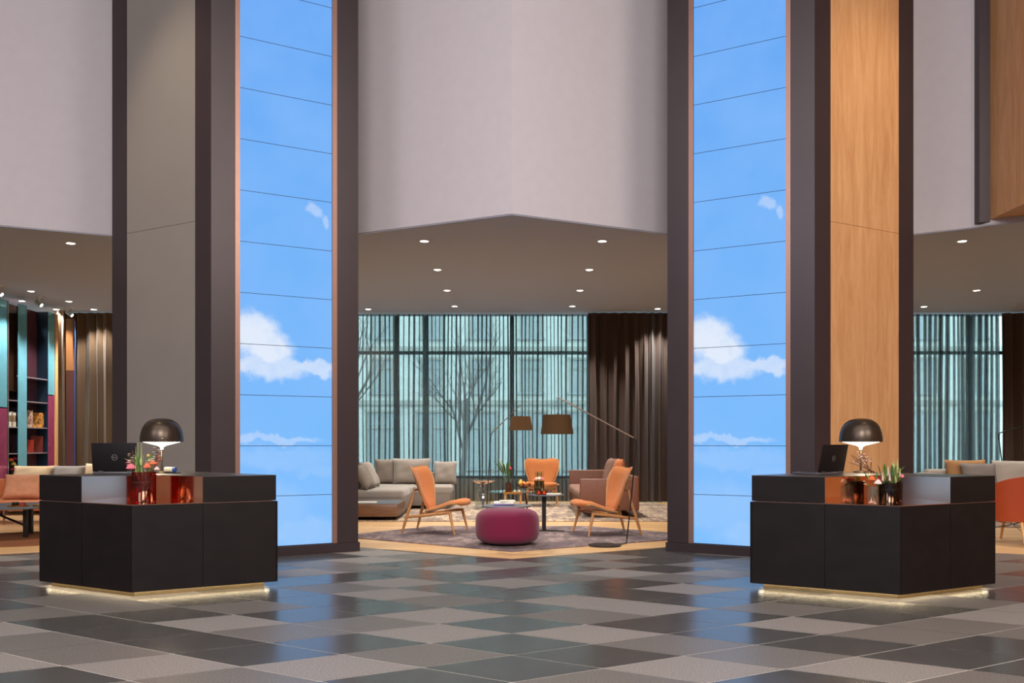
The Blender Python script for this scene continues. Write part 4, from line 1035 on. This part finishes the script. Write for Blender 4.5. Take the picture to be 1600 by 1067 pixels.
curtain('heavy_curtain', 'narrow olive curtain strip between bookcase end and mirrored panel', 'curtain', -9.80, -9.58, 18.95, M['drape_olive'], .1, .03, .08, seed=19)

# ------------------------------------------------------------------ right lounge
t = thing('beige_sofa', 'pale beige sofa at the right edge with tan cushions', 'sofa', (9.0, 15.2, .0185))
B().box(0.1, .85, .45, 3.2, .2, .74, bev=.06, seg=4).build('backrest', M['sofa_pale'], t, angle=50)
B().box(0.1, .4, .3, 3.1, .9, .28, bev=.06, seg=4).build('seat_cushion', M['sofa_pale'], t, angle=50)
B().box(-1.55, .45, .42, .2, .95, .68, bev=.06, seg=4).build('armrest', M['sofa_pale'], t, angle=50)
for x, y in ((-1.5, 0.05), (1.5, .05), (-1.5, .85), (1.5, .85)): B().tube([(x, y, 0), (x, y, .18)], .018, 10).build('leg', M['black_metal'], t)
G = 'cushions on the beige sofa at right'
cushion('cushion', 'tan cushion standing at the back of the right beige sofa', 8.14, R(2), R(-10), .76, .56, .2, M['cushion_tan'], 41, G, seat=.461, wall=15.95)
cushion('cushion', 'grey cushion in front of the tan one on the right beige sofa', 8.24, R(-2), R(-18), .62, .52, .18, M['cushion_grey'], 42, G, seat=.461, wall=15.70)
cushion('cushion', 'long grey cushion at the right edge of the photo, on the right beige sofa', 9.22, R(0), R(-16), 1.2, .56, .2, M['sofa_pale'], 43, G, seat=.461, wall=15.95)
t = thing('tub_chair', 'burnt orange tub chair with oak legs at the right edge, behind the right desk', 'armchair', (6.66, 11.75, .0045), R(35))
def tub(u, v):
    a = R(-118 + 236 * u) - PI / 2
    hh = .30 + v * (.60 - .20 * (abs(2 * u - 1) ** 3))
    r = .30 + .08 * v
    return (r * math.cos(a), r * math.sin(a), hh)
B().surf(tub, 32, 14, .03).build('tub_shell', M['shell_orange'], t, angle=60)
B().surf(lambda u, v: tuple(Vector(tub(.01 + .98 * u, .05 + .93 * v)) * 1.0 - Vector((math.cos(R(-118 + 236 * u) - PI / 2) * .003, math.sin(R(-118 + 236 * u) - PI / 2) * .003, 0))), 32, 14, -.02).build('inner_lining', M['cushion_grey'], t, angle=60)
B().disc(.295, .30, .34, 40).build('seat_base', M['shell_orange'], t)
B().disc(.27, .34, .43, 40, bev=.03).build('seat_cushion', M['cushion_grey'], t)
for sx in (1, -1):
    for sy in (1, -1):
        B().tube([(sx * .30, sy * .30, 0), (sx * .20, sy * .20, .34)], [.015, .022], 12).build('leg', M['oak_pale'], t)
wr = B()
for a, b in (((.24, .24), (-.2, -.2)), ((-.24, .24), (.2, -.2))): wr.tube([(a[0], a[1], .17), (b[0], b[1], .30)], .004, 6).tube([(-a[0], -a[1], .17), (-b[0], -b[1], .30)], .004, 6)
wr.build('wire_brace', M['black_metal'], t)
t = thing('floor_lamp', 'thin black floor lamp with bent arm at the right edge of the photo', 'lamp', (9.32, 16.7, .004))
B().disc(.18, 0, .016, 40).build('base', M['black_metal'], t)
B().tube([(0, 0, .016), (-.04, 0, .8), (-.12, 0, 1.43), (-.11, 0, 1.49), (-.06, 0, 1.51), (.55, 0, 1.68), (.9, 0, 1.75)], .012, 10).build('pole', M['black_metal'], t, angle=60)
B().lathe([(.2, -.22), (.16, 0), (.156, 0), (.196, -.22), (.2, -.22)], 40, c=(.95, 0, 1.70)).build('lamp_shade', M['shade_brown'], t)
tag(B().box(9, 15.2, .011, 4.2, 3.0, .012).build('rug', M['rug_beige'], flat=True), 'pale rug under the right beige sofa', 'rug')

# ------------------------------------------------------------------ ceiling lights
def lamp(name, kind, loc, energy, col, rot=(0, 0, 0), **kw):
    d = bpy.data.lights.new(name, kind); d.energy = energy; d.color = col
    for k, v in kw.items(): setattr(d, k, v)
    o = bpy.data.objects.new(name, d); C.objects.link(o); o.location = loc; o.rotation_euler = rot; return o
WARM = (1, .95, .88)
DL = [(-1.233, 12.42, 'left row of the central ceiling, nearest the white wall'), (-1.224, 14.5, 'left row of the central ceiling, second from the white wall'), (-1.214, 16.5, 'left row of the central ceiling, third from the white wall'), (-1.20, 18.45, 'left row of the central ceiling, nearest the curtain'),
      (1.27, 12.42, 'right row of the central ceiling, nearest the white wall'), (1.27, 14.5, 'right row of the central ceiling, second from the white wall'), (1.27, 16.5, 'right row of the central ceiling, third from the white wall'), (1.26, 18.45, 'right row of the central ceiling, nearest the curtain'),
      (-3.07, 18.85, 'beside the left pillar over the end of the sheer curtain'), (3.10, 18.8, 'beside the right pillar over the heavy curtain'),
      (-6.27, 12.55, 'alone on the left ceiling near the white wall'), (-9.03, 16.58, 'left ceiling, above the mirrored bookcase'), (-8.93, 17.8, 'left ceiling, middle one before the curtain'), (-9.85, 17.75, 'left ceiling, between the two bookcase spotlights'), (-9.75, 18.9, 'left ceiling, close to the mirrored panel'), (-8.95, 18.9, 'left ceiling, above the heavy olive curtain'),
      (6.33, 12.42, 'right ceiling, nearest the oak box'), (8.68, 16.5, 'right ceiling, second row'), (8.63, 18.5, 'right ceiling, close to the curtain')]
p0 = None
for x, y, lab in DL:
    lb = 'round recessed downlight, ' + lab; g = 'recessed downlights in the lounge ceiling'
    if p0 is None:
        p0 = thing('downlight', lb, 'downlight', (x, y, ZS), 0, g)
        B().lathe([(.075, 0), (.075, -.004), (.058, -.004), (.055, 0), (.075, 0)], 28).build('trim_ring', M['white_metal'], p0)
        B().disc(.056, -.003, .0, 24).build('lens', M['spot_glow'], p0)
    else: dup(p0, (x, y, ZS), 0, lb, g)
    lamp('downlight_beam', 'SPOT', (x, y, ZS - .02), 330, WARM, spot_size=R(95), spot_blend=.6, shadow_soft_size=.05)
def track(label, loc, rz):
    t = thing('ceiling_spotlight', label, 'spotlight', loc, rz, 'adjustable spotlights above the bookcase')
    B().disc(.05, -.02, 0, 24).build('mount', M['white_metal'], t)
    B().tube([(0, 0, -.02), (0, 0, -.09)], .01, 8).build('arm', M['silver'], t)
    m = tr(0, -.02, -.13) @ rotx(R(55))
    B().disc(.04, -.07, .06, 24, mx=m).build('housing', M['silver'], t)
    B().disc(.034, -.074, -.0705, 24, mx=m).build('lens', M['spot_glow'], t)
track('adjustable ceiling spotlight above the left end of the bookcase', (-9.25, 15.95, ZS), R(-90))
track('adjustable ceiling spotlight above the middle of the bookcase', (-9.2, 17.2, ZS), R(-90))
track('adjustable ceiling spotlight above the narrow mirrored panel', (-9.3, 18.6, ZS), R(-90))
lamp('shelf_beam', 'SPOT', (-8.6, 17.0, 4.05), 160, WARM, (0, R(-35), 0), spot_size=R(80), spot_blend=.8, shadow_soft_size=.06)

# unseen area lights put in to brighten hall and walls: cool left, warm right
lamp('hall_light_cool', 'AREA', (-6.5, -3.5, 8.5), 1250, (.92, .90, 1.0), (R(42), 0, R(-8)), shape='RECTANGLE', size=9, size_y=5)
lamp('hall_light_warm', 'AREA', (6.5, -3.5, 8.5), 2000, (1.0, .90, .80), (R(42), 0, R(8)), shape='RECTANGLE', size=9, size_y=5)
lamp('hall_fill_center', 'AREA', (0, -4.5, 8.3), 1600, (1.0, .93, .90), (R(55), 0, 0), shape='RECTANGLE', size=5, size_y=3)  # added frontal fill, evens the upper walls between the pillars
lamp('hall_light_top', 'AREA', (0, 3, 9.0), 500, (1.0, .93, .88), shape='RECTANGLE', size=16, size_y=5)
lamp('pillar_wash', 'SPOT', (-4.6, 8.2, 9.0), 800, (1, .82, .58), (R(22), 0, R(-20)), spot_size=R(40), spot_blend=.8, shadow_soft_size=.1)
lamp('pillar_wash', 'SPOT', (5.2, 8.4, 9.0), 500, (1, .82, .58), (R(22), 0, R(20)), spot_size=R(45), spot_blend=.8, shadow_soft_size=.1)
for lx, ly in ((LL[0], LL[1]), (RL[0], RL[1])):
    lamp('table_lamp_bulb', 'POINT', (lx + .0, ly - .11, ZD + .20), 5, (1, .8, .52), shadow_soft_size=.05)

# sky outside
w = bpy.data.worlds.new('sky'); sc.world = w; w.use_nodes = True
nt = w.node_tree; nt.nodes.clear()
bg = nt.nodes.new('ShaderNodeBackground'); bg.inputs[0].default_value = (.54, .85, 1.0, 1); bg.inputs[1].default_value = 5
ow = nt.nodes.new('ShaderNodeOutputWorld'); nt.links.new(bg.outputs[0], ow.inputs[0])

sc.view_settings.view_transform = 'Standard'; sc.view_settings.look = 'None'
sc.view_settings.gamma = 1; sc.view_settings.exposure = 0; sc.view_settings.use_curve_mapping = False
cy = sc.cycles
cy.use_denoising = True
cy.max_bounces = 8; cy.diffuse_bounces = 4; cy.glossy_bounces = 4; cy.transparent_max_bounces = 24
cy.sample_clamp_indirect = 6; cy.caustics_reflective = False; cy.caustics_refractive = False
